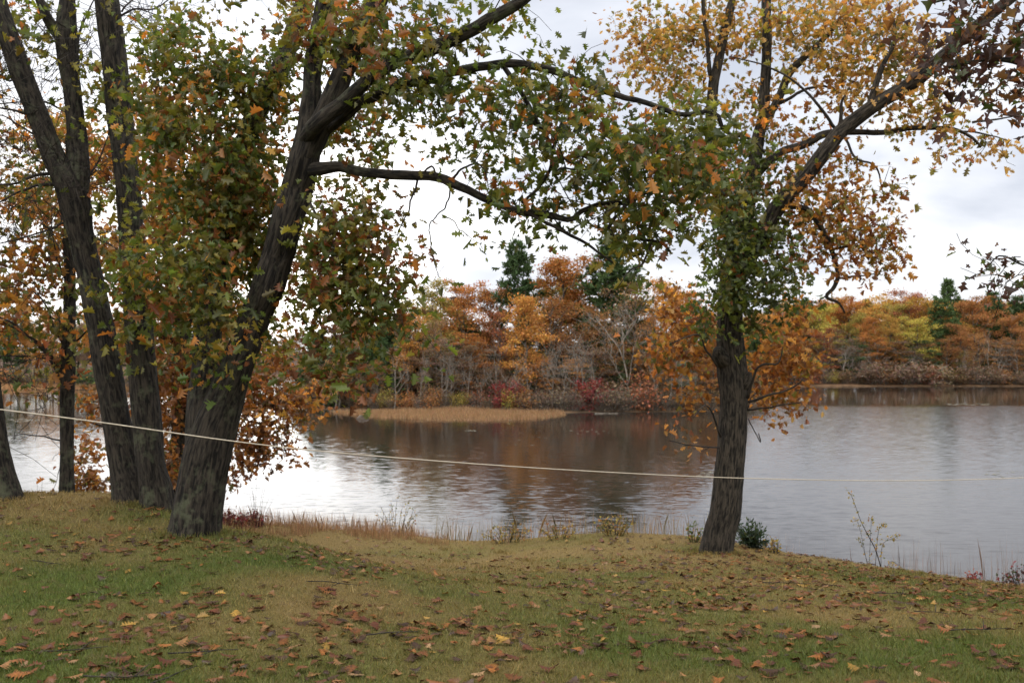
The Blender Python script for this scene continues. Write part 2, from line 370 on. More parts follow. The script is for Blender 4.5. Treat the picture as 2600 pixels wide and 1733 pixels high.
m, t, out = new_mat('wooded_ground')
geo = N(t, 'ShaderNodeNewGeometry'); sp = N(t, 'ShaderNodeSeparateXYZ'); t.links.new(geo.outputs['Position'], sp.inputs[0])
n1 = N(t, 'ShaderNodeTexNoise'); n1.inputs['Scale'].default_value = 0.6; n1.inputs['Detail'].default_value = 8; n1.inputs['Roughness'].default_value = 0.7; t.links.new(geo.outputs['Position'], n1.inputs['Vector'])
hz = math_n(t, 'ADD', sp.outputs[2], math_n(t, 'MULTIPLY', n1.outputs[0], 0.5))
c1 = ramp(t, math_n(t, 'MULTIPLY', hz, 0.25), [(0.05, (0.03, 0.022, 0.016)), (0.12, (0.12, 0.072, 0.040)), (0.20, (0.09, 0.052, 0.032)), (0.4, (0.06, 0.036, 0.025))])
c1 = mixc(t, 1.0, c1, ramp(t, n1.outputs[0], [(0.3, 0.5), (0.7, 1.4)]), 'MULTIPLY')
p = N(t, 'ShaderNodeBsdfPrincipled'); p.inputs['Roughness'].default_value = 1.0; p.inputs['Specular IOR Level'].default_value = 0.05
t.links.new(c1, p.inputs['Base Color']); t.links.new(p.outputs[0], out.inputs[0]); M_land = m
def terr(x, y):
    z = land_z(x, y)
    inside = (np.abs(x) < 36) & (y > -26) & (y < 23)
    return np.where(inside, -1.5, z)
xs = np.concatenate([np.linspace(-900, -150, 60, endpoint=False), np.arange(-150, 210, 2.5), np.linspace(210, 900, 60)])
ys = np.concatenate([np.linspace(-400, -30, 20, endpoint=False), np.arange(-30, 300, 2.5), np.linspace(300, 1100, 120)])
V, q = grid(xs, ys, terr)
o = obj('terrain', mesh_np('terrain', V, [q], M_land, smooth=True)); tag(o, kind='structure')

# ------------------------------------------------------------------ water
m, t, out = new_mat('water')
geo = N(t, 'ShaderNodeNewGeometry'); sp = N(t, 'ShaderNodeSeparateXYZ'); t.links.new(geo.outputs['Position'], sp.inputs[0])
mp = N(t, 'ShaderNodeMapping'); mp.inputs['Scale'].default_value = (1.0, 3.6, 1); mp.inputs['Rotation'].default_value = (0, 0, 0.12); t.links.new(geo.outputs['Position'], mp.inputs[0])
w1 = N(t, 'ShaderNodeTexNoise'); w1.inputs['Scale'].default_value = 1.0; w1.inputs['Detail'].default_value = 5; w1.inputs['Roughness'].default_value = 0.6; t.links.new(mp.outputs[0], w1.inputs['Vector'])
big = N(t, 'ShaderNodeTexNoise'); big.inputs['Scale'].default_value = 0.035; big.inputs['Detail'].default_value = 3; t.links.new(geo.outputs['Position'], big.inputs['Vector'])
# wind zone: the open water to the right and left is ruffled, the lee of the island and the far shore are calmer
wind_r = ramp(t, math_n(t, 'ADD', math_n(t, 'SUBTRACT', sp.outputs[0], math_n(t, 'MULTIPLY', sp.outputs[1], 0.205)), math_n(t, 'MULTIPLY', math_n(t, 'SUBTRACT', big.outputs[0], 0.5), 8.0)),
              [(0.0, 0.0), (1.0, 1.0)])
dist = math_n(t, 'ADD', sp.outputs[1], math_n(t, 'MULTIPLY', math_n(t, 'SUBTRACT', big.outputs[0], 0.5), 30.0))
calm_far = ramp(t, math_n(t, 'DIVIDE', dist, 300.0), [(0.40, 1.0), (0.44, 0.0)])
wr = math_n(t, 'MULTIPLY', wind_r, calm_far)
calm2 = ramp(t, math_n(t, 'DIVIDE', dist, 300.0), [(0.08, 1.0), (0.20, 0.72), (0.34, 0.30), (0.42, 0.22)])
slope = math_n(t, 'ADD', math_n(t, 'MULTIPLY', math_n(t, 'SUBTRACT', 1.0, wr), math_n(t, 'MULTIPLY', calm2, 0.40)), math_n(t, 'MULTIPLY', wr, 0.38))
sv = N(t, 'ShaderNodeVectorMath', operation='SUBTRACT'); t.links.new(w1.outputs['Color'], sv.inputs[0]); sv.inputs[1].default_value = (0.5, 0.5, 0.5)
sv2 = N(t, 'ShaderNodeVectorMath', operation='MULTIPLY'); t.links.new(sv.outputs[0], sv2.inputs[0]); sv2.inputs[1].default_value = (0.6, 1.0, 0.0)
spx = N(t, 'ShaderNodeSeparateXYZ'); t.links.new(sv2.outputs[0], spx.inputs[0])
absy = math_n(t, 'MULTIPLY', math_n(t, 'ABSOLUTE', spx.outputs[1]), -1.0)
cxy = N(t, 'ShaderNodeCombineXYZ'); t.links.new(spx.outputs[0], cxy.inputs[0]); t.links.new(absy, cxy.inputs[1])
sv3 = N(t, 'ShaderNodeVectorMath', operation='SCALE'); t.links.new(cxy.outputs[0], sv3.inputs[0]); t.links.new(slope, sv3.inputs['Scale'])
sv4 = N(t, 'ShaderNodeVectorMath', operation='ADD'); t.links.new(sv3.outputs[0], sv4.inputs[0]); sv4.inputs[1].default_value = (0, 0, 1)
sv5 = N(t, 'ShaderNodeVectorMath', operation='NORMALIZE'); t.links.new(sv4.outputs[0], sv5.inputs[0])
p = N(t, 'ShaderNodeBsdfPrincipled'); p.inputs['Base Color'].default_value = (0.017, 0.013, 0.010, 1); p.inputs['IOR'].default_value = 1.33
t.links.new(math_n(t, 'ADD', 0.05, math_n(t, 'MULTIPLY', wr, 0.10)), p.inputs['Roughness'])
t.links.new(sv5.outputs[0], p.inputs['Normal']); t.links.new(p.outputs[0], out.inputs[0]); M_water = m
V, q = grid(np.linspace(-850, 850, 9), np.array([14.0, 60, 200, 500, 900]), lambda x, y: 0 * x)
o = obj('water', mesh_np('water', V, [q], M_water)); tag(o, kind='structure')

# ------------------------------------------------------------------ near trees
def pal(*cw):
    c = np.array([k for k, _ in cw], float); ww = np.array([v for _, v in cw], float); return c, ww / ww.sum()
GRN, GRN2, GRN3 = (.062, .086, .017), (.098, .122, .023), (.043, .060, .018)
YGR, OLV, RST, ORG, GLD, BRN, MAR, CRI = (.17, .15, .028), (.115, .105, .024), (.17, .065, .022), (.31, .135, .032), (.36, .20, .05), (.11, .06, .03), (.055, .028, .026), (.16, .022, .028)
def pick(palette, n, g=rng, jit=0.22):
    c, ww = palette; k = g.choice(len(c), n, p=ww)
    return c[k] * np.exp(g.normal(0, jit, (n, 1))) * np.exp(g.normal(0, 0.06, (n, 3)))

class NearTree:
    def __init__(s, name, label, cat, base, bark=M_bark):
        s.base = np.array(base, float); s.root = empty(name, tuple(base), label, cat); s.bark = bark
        s.nodes, s.rad = [], []; s.leafV, s.leafF, s.leafT, s.nl = [], [], [], 0; s.tw = Tubes(); s.any_tw = False
    def limb(s, pts, part='limb', flare=0.0, seed=1, amp=0.012, sides=None, mat=None, wob=0.16, label=None):
        """pts: (px, py, depth, width in photo px)"""
        P = np.array([at(a, b, d) for a, b, d, _ in pts]); r = np.array([wd * d / F / 2 for _, _, d, wd in pts])
        if flare:
            P[0, 2] = float(lawn_z(P[0, 0], P[0, 1])) - 0.12
        Q = crom(np.concatenate([P, r[:, None]], 1), 8); P, r = Q[:, :3], np.maximum(Q[:, 3], 0.004)
        rm = r.max(); P, r = resample(P, r, 0.035 if rm > 0.08 else 0.05)
        if not flare and rm < 0.08:   # small irregular bends of a real branch
            L = np.linspace(0, len(P) * 0.05, len(P))
            for k in range(3): P[:, k] += 0.09 * (fbm(L * 1.8, np.full(len(L), seed * 3.1 + k * 7.7), seed=seed, oct=3) - 0.5) * np.minimum(1, np.arange(len(P)) / 8)
        if flare:
            L = np.concatenate([[0], np.cumsum(np.linalg.norm(np.diff(P, axis=0), axis=1))]); r = r * (1 + flare * np.exp(-L / 0.22))
        tb = Tubes(); tb.add(P - s.base, r, sides or (56 if rm > 0.12 else 24 if rm > 0.05 else 9), 1.5 * amp * min(1, rm / 0.12), seed, wob, min(.26, flare * 2) if flare else 0)
        o = tb.build(part, mat or s.bark, s.root)
        if label: o['label'] = label
        st = max(1, int(0.12 / 0.04)); s.nodes.append(P[::st]); s.rad.append(r[::st]); return P
    def twig(s, pts, w0=8, w1=3, seed=0):
        P = np.array([at(a, b, d) for a, b, d in pts]); Q = crom(P, 6); d = pts[0][2]
        r = np.linspace(w0, w1, len(Q)) * d / F / 2
        L = np.arange(len(Q)) * 0.1
        for k in range(3): Q[:, k] += 0.05 * (fbm(L * 2.5, np.full(len(L), seed * 3.3 + k * 5.1), seed=seed + 60) - 0.5)
        s.tw.add(Q - s.base, r, 6, 0, seed); s.any_tw = True; s.nodes.append(Q); s.rad.append(r)
    def bare(s, blobs, seed=0, reach=6.0):
        """leafless fine twigs: (px, py, depth, rx, ry, depth radius, count)"""
        g = np.random.default_rng(900 + seed); nodes = np.concatenate(s.nodes); rad = np.concatenate(s.rad)
        for px, py, d, rx, ry, rd, n in blobs:
            for _ in range(n):
                S = at(px + rx * g.uniform(-1, 1), py + ry * g.uniform(-1, 1), d + rd * g.uniform(-1, 1)); dd = np.linalg.norm(nodes - S, axis=1); j = int(np.argmin(dd + .5 * np.maximum(0, nodes[:, 2] - S[2]))); L = dd[j]
                if L > reach or L < .2: continue
                m = max(5, int(L / .14)); tt = np.linspace(0, 1, m)[:, None]; Q = nodes[j] * (1 - tt) + S * tt + np.sin(tt * math.pi) * g.normal(0, .09 * L, 3) + np.concatenate([np.zeros((1, 3)), g.normal(0, .015, (m - 1, 3))])
                r = np.linspace(min(rad[j] * .6, .007 + .005 * L), .0035, m); s.tw.add(Q - s.base, r, 4, 0, 3); s.any_tw = True; nodes = np.concatenate([nodes, Q[1:]]); rad = np.concatenate([rad, r[1:]])
                for k in range(5):
                    q = Q[g.integers(m // 3, m)]; e2 = q + g.normal(0, .32, 3); s.tw.add(np.array([q, (q + e2) / 2 + g.normal(0, .02, 3), e2]) - s.base, [.0042, .0036, .0028], 3, 0, k)
        s.nodes = [nodes]; s.rad = [rad]
    def foliage(s, blobs, palette, leaf=0.125, per=16, seed=0, tau=1.0, tmpl=LEAF, spread=0.13, max_r=0.03, reach=9.0, up=0.5):
        """blobs: (px, py, depth, rx, ry, depth radius[, weight])"""
        g = np.random.default_rng(100 + seed); sites = []
        for bl in blobs:
            px, py, d, rx, ry, rd = bl[:6]; wt = bl[6] if len(bl) > 6 else 1.0
            leaf_ = leaf; spray = per * 0.26 * (leaf_ * F / d) ** 2
            n = max(1, int(round(2.1 * tau * wt * math.pi * rx * ry / spray)))
            u = g.normal(size=(n, 3)); u /= np.linalg.norm(u, axis=1, keepdims=True); u *= g.random((n, 1)) ** 0.42
            sites += [at(px + rx * a, py + ry * b, d + rd * c) for a, b, c in u]
        sites = np.array(sites); nodes = np.concatenate(s.nodes); rad = np.concatenate(s.rad)
        D = np.array([np.min(np.linalg.norm(nodes - q, axis=1)) for q in sites])
        for k in np.argsort(D):
            S = sites[k]; dv = S - nodes; dd = np.linalg.norm(dv, axis=1)
            cost = dd + 0.35 * np.maximum(0, -dv[:, 2]) ; j = int(np.argmin(cost)); P0 = nodes[j]; L = dd[j]
            if L > reach: continue
            if L < 0.25: S = S + g.normal(0, .2, 3); L = np.linalg.norm(S - P0)
            m = max(4, int(L / 0.16) + 2); tt = np.linspace(0, 1, m)[:, None]
            perp = g.normal(size=3) * 0.14 * L + np.array([0, 0, 0.10 * L])
            Q = P0 * (1 - tt) + S * tt + np.sin(tt * math.pi) * perp + np.concatenate([np.zeros((1, 3)), g.normal(0, 0.022 * min(1, L), (m - 1, 3))])
            r0 = min(rad[j] * 0.7, 0.0035 + 0.0055 * L, max_r); r = np.linspace(r0, 0.0022, m)
            s.tw.add(Q - s.base, r, 5 if r0 > 0.008 else 4, 0, k); s.any_tw = True
            nodes = np.concatenate([nodes, Q[1:]]); rad = np.concatenate([rad, r[1:]])
            Lw = min(1.0, 0.65 / L)         # leaves on the outer part of the twig
            n = max(3, int(per * g.uniform(0.55, 1.45)))
            ta = 1 - Lw * g.random(n) ** 1.2
            base = np.stack([np.interp(ta, tt[:, 0], Q[:, c]) for c in range(3)], 1)
            off = g.normal(0, spread, (n, 3)) * np.array([1, 1, 0.75]); off[:, 2] -= 0.02
            pos = base + off
            ax = off / (np.linalg.norm(off, axis=1, keepdims=True) + 1e-6) * 1.2 + np.array([0, 0, -0.75])
            M = rand_frames(n, up, ax, g)
            sz = leaf * np.clip(np.exp(g.normal(-.03, .30, n)), .5, 1.7)
            shift = np.exp(g.normal(0, 0.12))
            dom = pick(palette, 1, g, .1); tc_ = np.where(g.random((n, 1)) < .55, dom * np.exp(g.normal(0, .16, (n, 1))), pick(palette, n, g))
            tm = VAR[id(tmpl)][g.integers(0, 4)]
            v, f, ti = scatter(tm, pos - s.base, M, sz, tc_ * shift)
            s.leafV.append(v); s.leafF.append(f + s.nl); s.leafT.append(ti); s.nl += len(v)
        s.nodes = [nodes]; s.rad = [rad]
    def finish(s, crown='crown'):
        if s.any_tw: tag(s.tw.build('twigs', M_twig, s.root), kind='stuff')
        if s.leafV:
            ks = {}
            for v, f, ti in zip(s.leafV, s.leafF, s.leafT): ks.setdefault(f.shape[1], []).append((f, ti))
            polys = [np.concatenate([a for a, _ in ks[k]]) for k in ks]; tints = np.concatenate([b for k in ks for _, b in ks[k]])
            obj(crown, mesh_np(crown, np.concatenate(s.leafV), polys, M_leaf, tint=tints), s.root)

def ground_at(px, Y): x = (px - 1300) / F * Y; return (x, Y, float(lawn_z(x, Y)))

P_green = pal((GRN, 4), (GRN2, 4), (GRN3, 2), (YGR, 1.6), (OLV, 2.0), (RST, .9), (ORG, .7))
P_mix = pal((GRN2, 4.5), (GRN, 4), (YGR, 3), (OLV, 3), (RST, 1.2), (ORG, 1.3), (GLD, .5))
P_olive = pal((OLV, 4), (YGR, 2.2), (GRN2, 3), (GRN, 2), (RST, 1.6), (BRN, 1.0), (ORG, 1.0))
P_orange = pal((ORG, 5), (GLD, 3), (RST, 2.4), (YGR, 1.6), (OLV, 1))
P_gold = pal(((.36, .225, .062), 5), ((.31, .165, .045), 4), (YGR, 2.6), (RST, .8), (OLV, 1.0))
P_rust = pal((RST, 4), (ORG, 4), (BRN, 2), (GLD, .8), (OLV, 1))
P_cool = pal((GRN, 5), (GRN3, 2.5), (GRN2, 4), (OLV, 1.2), (RST, .5))
P_leftm = pal((ORG, 4), (RST, 2.2), (OLV, 2.4), (YGR, 1.5), (GRN2, 1.6), (GLD, 1.2))
P_shoot = pal((ORG, 5), (RST, 3), (GLD, 1.6), (OLV, .8))
P_dark = pal((MAR, 5), (BRN, 2), (GRN3, 2), (RST, .7))

# --- the big leaning tree left of centre
T = NearTree('oak_tree', 'massive dark oak leaning right with two stems and arching limbs over the water', 'tree', ground_at(496, 10))
T.limb([(492, 1352, 10, 116), (510, 1240, 10, 116), (535, 1120, 10, 112), (575, 1000, 10, 92), (612, 900, 10, 80), (647, 802, 10, 78), (680, 728, 9.9, 78), (705, 650, 9.9, 78),
        (728, 570, 9.8, 80), (752, 481, 9.8, 82), (770, 415, 9.7, 80), (785, 340, 9.7, 66), (790, 250, 9.7, 46), (798, 150, 9.8, 46), (825, 0, 9.9, 44), (850, -150, 10, 38), (870, -420, 10.1, 24)],
       'trunk', flare=0.12, seed=3, amp=0.03)
T.limb([(505, 1150, 10.05, 70), (512, 1050, 10.15, 74), (520, 968, 10.3, 70), (533, 839, 10.5, 62), (548, 691, 10.7, 58), (580, 536, 10.9, 54), (632, 333, 11, 50), (708, 185, 11, 48), (735, 110, 11, 46), (773, 0, 11, 42), (830, -160, 11, 30)], 'trunk', seed=5, amp=0.022)
T.limb([(768, 430, 9.7, 50), (800, 350, 9.6, 60), (845, 250, 9.5, 58), (888, 148, 9.5, 52), (918, 74, 9.5, 48), (966, -10, 9.4, 46), (1010, -160, 9.4, 30)], seed=6, amp=0.02)
T.limb([(770, 365, 9.7, 34), (800, 315, 9.3, 42), (870, 259, 9.2, 38), (944, 190, 9.0, 34), (1018, 144, 8.9, 34), (1099, 111, 8.8, 36), (1188, 70, 8.7, 34), (1255, 37, 8.6, 32), (1325, -5, 8.5, 28), (1420, -80, 8.4, 18)], seed=7)
T.limb([(800, 350, 9.7, 30), (870, 292, 9.4, 32), (922, 255, 9.3, 30), (980, 230, 9.2, 28), (1060, 203, 9.1, 25), (1150, 180, 9.1, 24), (1240, 166, 9.0, 22), (1295, 163, 9.0, 22), (1344, 170, 9.0, 20), (1406, 189, 9.0, 19), (1480, 218, 9.0, 18),
        (1554, 248, 9.0, 16), (1610, 259, 9.1, 14), (1665, 270, 9.1, 13), (1740, 290, 9.2, 12), (1815, 287, 9.3, 10), (1845, 337, 9.3, 9), (1908, 351, 9.4, 8), (1937, 381, 9.4, 6)], seed=8)
T.limb([(760, 440, 9.8, 30), (800, 428, 9.6, 36), (870, 428, 9.5, 28), (962, 436, 9.4, 26), (1055, 446, 9.3, 25), (1110, 456, 9.3, 24), (1184, 485, 9.2, 21), (1240, 507, 9.2, 19), (1314, 529, 9.1, 18), (1388, 536, 9.1, 17), (1451, 551, 9.0, 15), (1477, 529, 9.0, 13),
        (1536, 512, 9.0, 12), (1591, 509, 9.0, 11), (1647, 485, 9.0, 9), (1721, 492, 9.0, 7)], seed=9)
T.limb([(1281, 172, 9.0, 13), (1310, 215, 8.9, 13), (1331, 255, 8.9, 12), (1351, 296, 8.9, 12), (1388, 348, 8.9, 11), (1403, 377, 8.9, 11), (1406, 400, 8.9, 10), (1399, 437, 8.9, 9), (1373, 474, 8.9, 8), (1329, 514, 8.9, 7)], seed=10)
T.limb([(1325, 532, 9.1, 10), (1388, 566, 9.0, 9), (1425, 580, 9.0, 9), (1491, 612, 9.0, 7), (1560, 660, 9.0, 5)], seed=12)
T.limb([(1560, 512, 9.0, 10), (1590, 545, 8.9, 9), (1554, 598, 8.9, 10), (1628, 606, 8.9, 9), (1684, 617, 8.9, 8), (1706, 640, 8.9, 6)][2:], seed=13)
T.twig([(1591, 509, 9), (1570, 545, 8.95), (1545, 575, 8.9), (1554, 598, 8.9)], 8, 8, 40)
T.twig([(1655, 615, 8.9), (1632, 665, 8.9), (1600, 690, 8.8), (1565, 730, 8.8)], 7, 2, 41)
T.twig([(1403, 375, 8.9), (1420, 340, 8.8), (1428, 300, 8.8)], 7, 3, 42)
T.twig([(1405, 440, 8.9), (1440, 424, 8.8), (1490, 432, 8.8), (1530, 436, 8.8)], 6, 3, 43)
T.twig([(1406, 385, 8.9), (1450, 415, 8.8), (1475, 395, 8.8), (1520, 418, 8.8), (1560, 440, 8.8)], 6, 3, 44)
T.twig([(1142, 462, 9.3), (1170, 430, 9.2), (1210, 415, 9.2), (1235, 435, 9.1), (1240, 480, 9.1)], 7, 2, 45)
T.twig([(1066, 447, 9.3), (1085, 425, 9.2), (1102, 425, 9.2), (1115, 455, 9.2), (1142, 480, 9.2), (1130, 520, 9.1), (1115, 545, 9.1), (1090, 570, 9.1), (1092, 600, 9.1), (1105, 660, 9.1), (1120, 705, 9.1)], 6, 2, 46)
T.twig([(1060, 455, 9.3), (1050, 495, 9.2), (1035, 540, 9.2), (1018, 575, 9.2), (1010, 620, 9.2)], 6, 2, 47)
T.twig([(1120, 545, 9.1), (1150, 560, 9.1), (1165, 580, 9.1), (1185, 600, 9.1)], 3, 2, 48)
T.twig([(780, 500, 9.8), (800, 540, 9.6), (812, 570, 9.6), (806, 630, 9.6), (815, 720, 9.6), (812, 800, 9.6), (826, 890, 9.5)], 8, 2, 49)
T.foliage([(470, 130, 10.5, 120, 120, .9, .8), (450, 300, 10.3, 120, 110, .9), (500, 420, 10.2, 150, 130, .9), (560, 560, 10.9, 150, 100, .6, 1.0), (440, 640, 9.8, 110, 90, .8, .95), (540, 640, 9.5, 60, 50, .3, .5),
           (640, 650, 10.9, 120, 110, .5, .8), (440, 760, 9.7, 120, 70, .7, .85), (590, 800, 10.9, 100, 90, .4, .7), (570, 790, 9.4, 40, 40, .3, .4), (700, 860, 9.4, 35, 70, .3, .5), (530, 930, 9.4, 50, 55, .3, .8), (420, 840, 9.8, 50, 60, .5, .5),
           (600, 230, 10.8, 110, 130, .6, .9), (700, 240, 10.9, 60, 110, .4, .7), (620, 400, 10.8, 100, 110, .6, .9)], P_mix, 0.086, 18, 1, 1.15)
T.foliage([(830, 90, 9.8, 120, 90, .8, .9), (930, 60, 9.3, 90, 80, .8, .8), (910, 330, 10.4, 100, 80, .5, .8), (930, 480, 10.3, 70, 40, .4, .5), (880, 560, 9.6, 110, 80, .7, 1.0),
           (930, 680, 9.6, 100, 100, .7, 1.1), (830, 720, 9.7, 90, 100, .7, 1.0), (990, 760, 9.5, 60, 80, .6, .9), (920, 830, 9.6, 100, 70, .6, .9), (890, 950, 9.5, 60, 45, .4, .9), (790, 880, 9.6, 60, 60, .5, .5), (700, 520, 10.9, 70, 60, .3, .5)], P_olive, 0.084, 18, 2, 1.3)
T.foliage([(1080, 80, 9.0, 130, 70, .7, .9), (1040, 200, 9.1, 120, 60, .6, 1.0), (1150, 240, 9.0, 110, 70, .6, 1.1), (1260, 40, 8.9, 110, 45, .7, .9), (1320, 230, 8.9, 110, 80, .7, 1.1), (1210, 350, 9.0, 100, 50, .6, .9), (1050, 290, 9.0, 60, 50, .4, .7),
           (1440, 260, 8.9, 110, 80, .7, 1.1), (1290, 440, 8.9, 90, 60, .6, .7), (1400, 450, 8.9, 90, 70, .6, .7), (1260, 560, 9.0, 80, 40, .5, .9), (1370, 600, 9.0, 80, 45, .5, .6), (1520, 350, 8.9, 110, 90, .7, 1.2), (1620, 330, 9.0, 90, 80, .6, 1.0),
           (1640, 430, 8.9, 120, 90, .7, 1.2), (1540, 540, 8.9, 120, 60, .6, .9), (1700, 540, 8.9, 100, 80, .6, 1.0), (1640, 600, 8.9, 100, 50, .5, .8), (1760, 310, 9.2, 80, 70, .5, .9), (1800, 440, 9.2, 90, 80, .6, .9), (1860, 330, 9.3, 60, 40, .4, .8), (1440, 150, 9.0, 60, 40, .5, .5)], P_green, 0.088, 16, 3, .78)
T.finish()

# --- twin stemmed tree at the left
T = NearTree('oak_tree', 'twin stemmed grey oak with lichen patches growing on the left mound', 'tree', ground_at(372, 11.8))
T.limb([(340, 1290, 12, 96), (330, 1225, 12, 86), (314, 1160, 12, 74), (288, 1024, 12, 68), (263, 876, 12, 66), (235, 728, 12, 60), (206, 600, 12, 62), (192, 520, 12, 74), (172, 462, 12, 68), (138, 400, 12, 56), (105, 315, 12, 54), (66, 215, 12, 52), (22, 92, 12, 48), (-20, -30, 12, 42), (-80, -220, 12, 28)], 'trunk', flare=0.2, seed=14, amp=0.024)
T.limb([(192, 530, 12, 46), (202, 455, 12.05, 52), (198, 370, 12.1, 48), (186, 250, 12.1, 42), (172, 150, 12.1, 50), (168, 74, 12.1, 52), (172, 0, 12.1, 38), (180, -150, 12.1, 30)], seed=15, amp=0.022)
T.limb([(168, 110, 12.1, 30), (140, 78, 12, 30), (118, 40, 11.9, 26), (98, -10, 11.9, 22)], seed=16)
T.limb([(404, 1312, 11.7, 84), (396, 1240, 11.7, 76), (381, 1160, 11.7, 70), (362, 950, 11.8, 70), (350, 802, 11.8, 66), (335, 600, 11.9, 60), (322, 444, 11.9, 60), (305, 296, 12, 62), (289, 148, 12, 60), (271, 0, 12, 58), (258, -150, 12, 48), (250, -400, 12, 30)], 'trunk', flare=0.15, seed=17, amp=0.024)
for k, pts in enumerate([[(150, 470, 12), (100, 470, 11.8), (50, 490, 11.7), (-30, 530, 11.5)], [(140, 440, 12), (90, 445, 11.8), (40, 465, 11.7), (-40, 470, 11.6)], [(95, 300, 12), (50, 285, 11.8), (-30, 270, 11.7)],
                         [(45, 165, 12), (30, 205, 12), (0, 190, 11.9), (-30, 200, 11.9)], [(190, 300, 12.1), (120, 262, 12.2), (60, 258, 12.2), (-20, 265, 12.3)], [(215, 470, 12), (245, 420, 12.2), (270, 350, 12.3), (285, 290, 12.4)],
                         [(195, 130, 12.1), (205, 80, 12.3), (230, 20, 12.4), (250, -40, 12.4)], [(195, 180, 12.1), (200, 100, 12.3), (215, 40, 12.4)], [(310, 40, 12), (340, 22, 11.9), (390, 22, 11.8), (430, 0, 11.8)], [(310, 30, 12), (330, 5, 12), (380, -20, 12)],
                         [(140, 370, 12), (80, 340, 12), (20, 300, 12), (-20, 290, 12)], [(235, 600, 12), (280, 620, 11.8), (330, 660, 11.6)], [(180, 560, 12), (100, 590, 11.9), (0, 620, 11.8)]]):
    T.twig(pts, 11 if k < 3 else 6, 3, 70 + k)
T.foliage([(60, 60, 12, 90, 60, .8, .35), (30, 150, 12, 60, 60, .8, .3), (250, 250, 12.3, 70, 80, .7, .5), (110, 20, 12, 80, 30, .8, .6), (70, 400, 12.2, 80, 60, .8, .35), (240, 520, 12.2, 60, 60, .6, .4), (200, 200, 12.3, 50, 80, .7, .25), (310, 30, 12, 60, 40, .5, .25), (290, 720, 11.4, 60, 60, .4, .7), (370, 650, 11.4, 60, 60, .5, .8), (330, 860, 11.4, 60, 60, .4, .4)], P_mix, 0.11, 12, 4, 1.0)
T.bare([(60, 150, 12, 110, 150, .9, 75), (60, 450, 12, 110, 150, .9, 75), (230, 160, 12.3, 60, 160, .8, 45), (390, 60, 12, 90, 60, .6, 26), (260, 480, 12.1, 80, 140, .7, 30)], 1)
T.finish()

# --- the rest of the left group
T = NearTree('maple_tree', 'slim dark straight maple trunk with fanning branches at left edge by water', 'tree', ground_at(170, 13.4))
T.limb([(170, 1285, 13.4, 40), (170, 1200, 13.4, 34), (170, 1040, 13.4, 33), (172, 950, 13.4, 34), (176, 820, 13.4, 30), (178, 700, 13.4, 27), (172, 600, 13.4, 24), (180, 480, 13.4, 18), (170, 350, 13.4, 10)], 'trunk', flare=0.2, seed=18)
for k, pts in enumerate([[(158, 970, 13.4), (120, 905, 13.2), (80, 860, 13.1), (20, 815, 13), (-40, 790, 13)], [(160, 950, 13.4), (110, 880, 13.2), (60, 845, 13), (0, 815, 12.9)], [(170, 880, 13.4), (145, 850, 13.2), (115, 770, 13), (60, 720, 13), (0, 680, 13)],
                         [(165, 820, 13.4), (120, 800, 13.6), (70, 770, 13.6), (0, 740, 13.7)], [(178, 880, 13.4), (215, 845, 13.3), (240, 800, 13.2)], [(172, 720, 13.4), (140, 640, 13.3), (128, 560, 13.2)], [(160, 920, 13.4), (80, 905, 13.2), (0, 900, 13)], [(172, 1000, 13.4), (200, 950, 13.5), (240, 900, 13.5)]]):
    T.twig(pts, 10 if k < 2 else 6, 2.5, 90 + k)
T.foliage([(60, 760, 13.2, 80, 60, .9, .8), (40, 860, 13.2, 70, 50, .8, .8), (140, 800, 13.2, 60, 80, .7, .7), (110, 940, 13.2, 60, 30, .5, .7), (60, 650, 13.4, 90, 70, .9, .6), (130, 560, 13.5, 90, 80, .9, .55), (160, 680, 13.3, 50, 70, .6, .6), (60, 480, 13.8, 80, 80, .9, .6), (20, 350, 13.8, 60, 80, .8, .6), (0, 720, 13, 60, 60, .8, .7), (100, 1000, 13.3, 30, 20, .3, .6), (190, 400, 13.8, 60, 80, .8, .5)], P_leftm, 0.096, 12, 5, .8)
T.bare([(60, 760, 13.3, 110, 220, .8, 70), (90, 1060, 13.3, 90, 90, .5, 10)], 2)
T.finish()

x, y = -6.55, 18.5
T = NearTree('oak_tree', 'rust leaved oak on the bank behind the twin stems, foliage hanging to the water', 'tree', (x, y, float(lawn_z(x, y))))
T.limb([(418, 1330, 18.5, 40), (440, 1200, 18.5, 36), (462, 1035, 18.5, 34), (466, 940, 18.5, 32), (460, 838, 18.5, 30), (440, 770, 18.5, 26), (420, 600, 18.6, 22), (400, 400, 18.7, 16), (400, 200, 18.7, 8)], 'trunk', flare=0.25, seed=19)
T.limb([(462, 850, 18.5, 22), (485, 790, 18.5, 20), (510, 700, 18.4, 15), (560, 560, 18.3, 8)], seed=20)
T.limb([(455, 870, 18.5, 14), (400, 850, 18.3, 11), (330, 800, 18.2, 6)], seed=22)
T.limb([(455, 1080, 18.5, 14), (560, 1050, 18, 11), (680, 1030, 17.6, 8), (800, 1010, 17.4, 4)], seed=23)
T.limb([(445, 1170, 18.5, 12), (360, 1120, 18, 9), (260, 1080, 17.8, 6), (200, 1060, 17.8, 3)], seed=24)
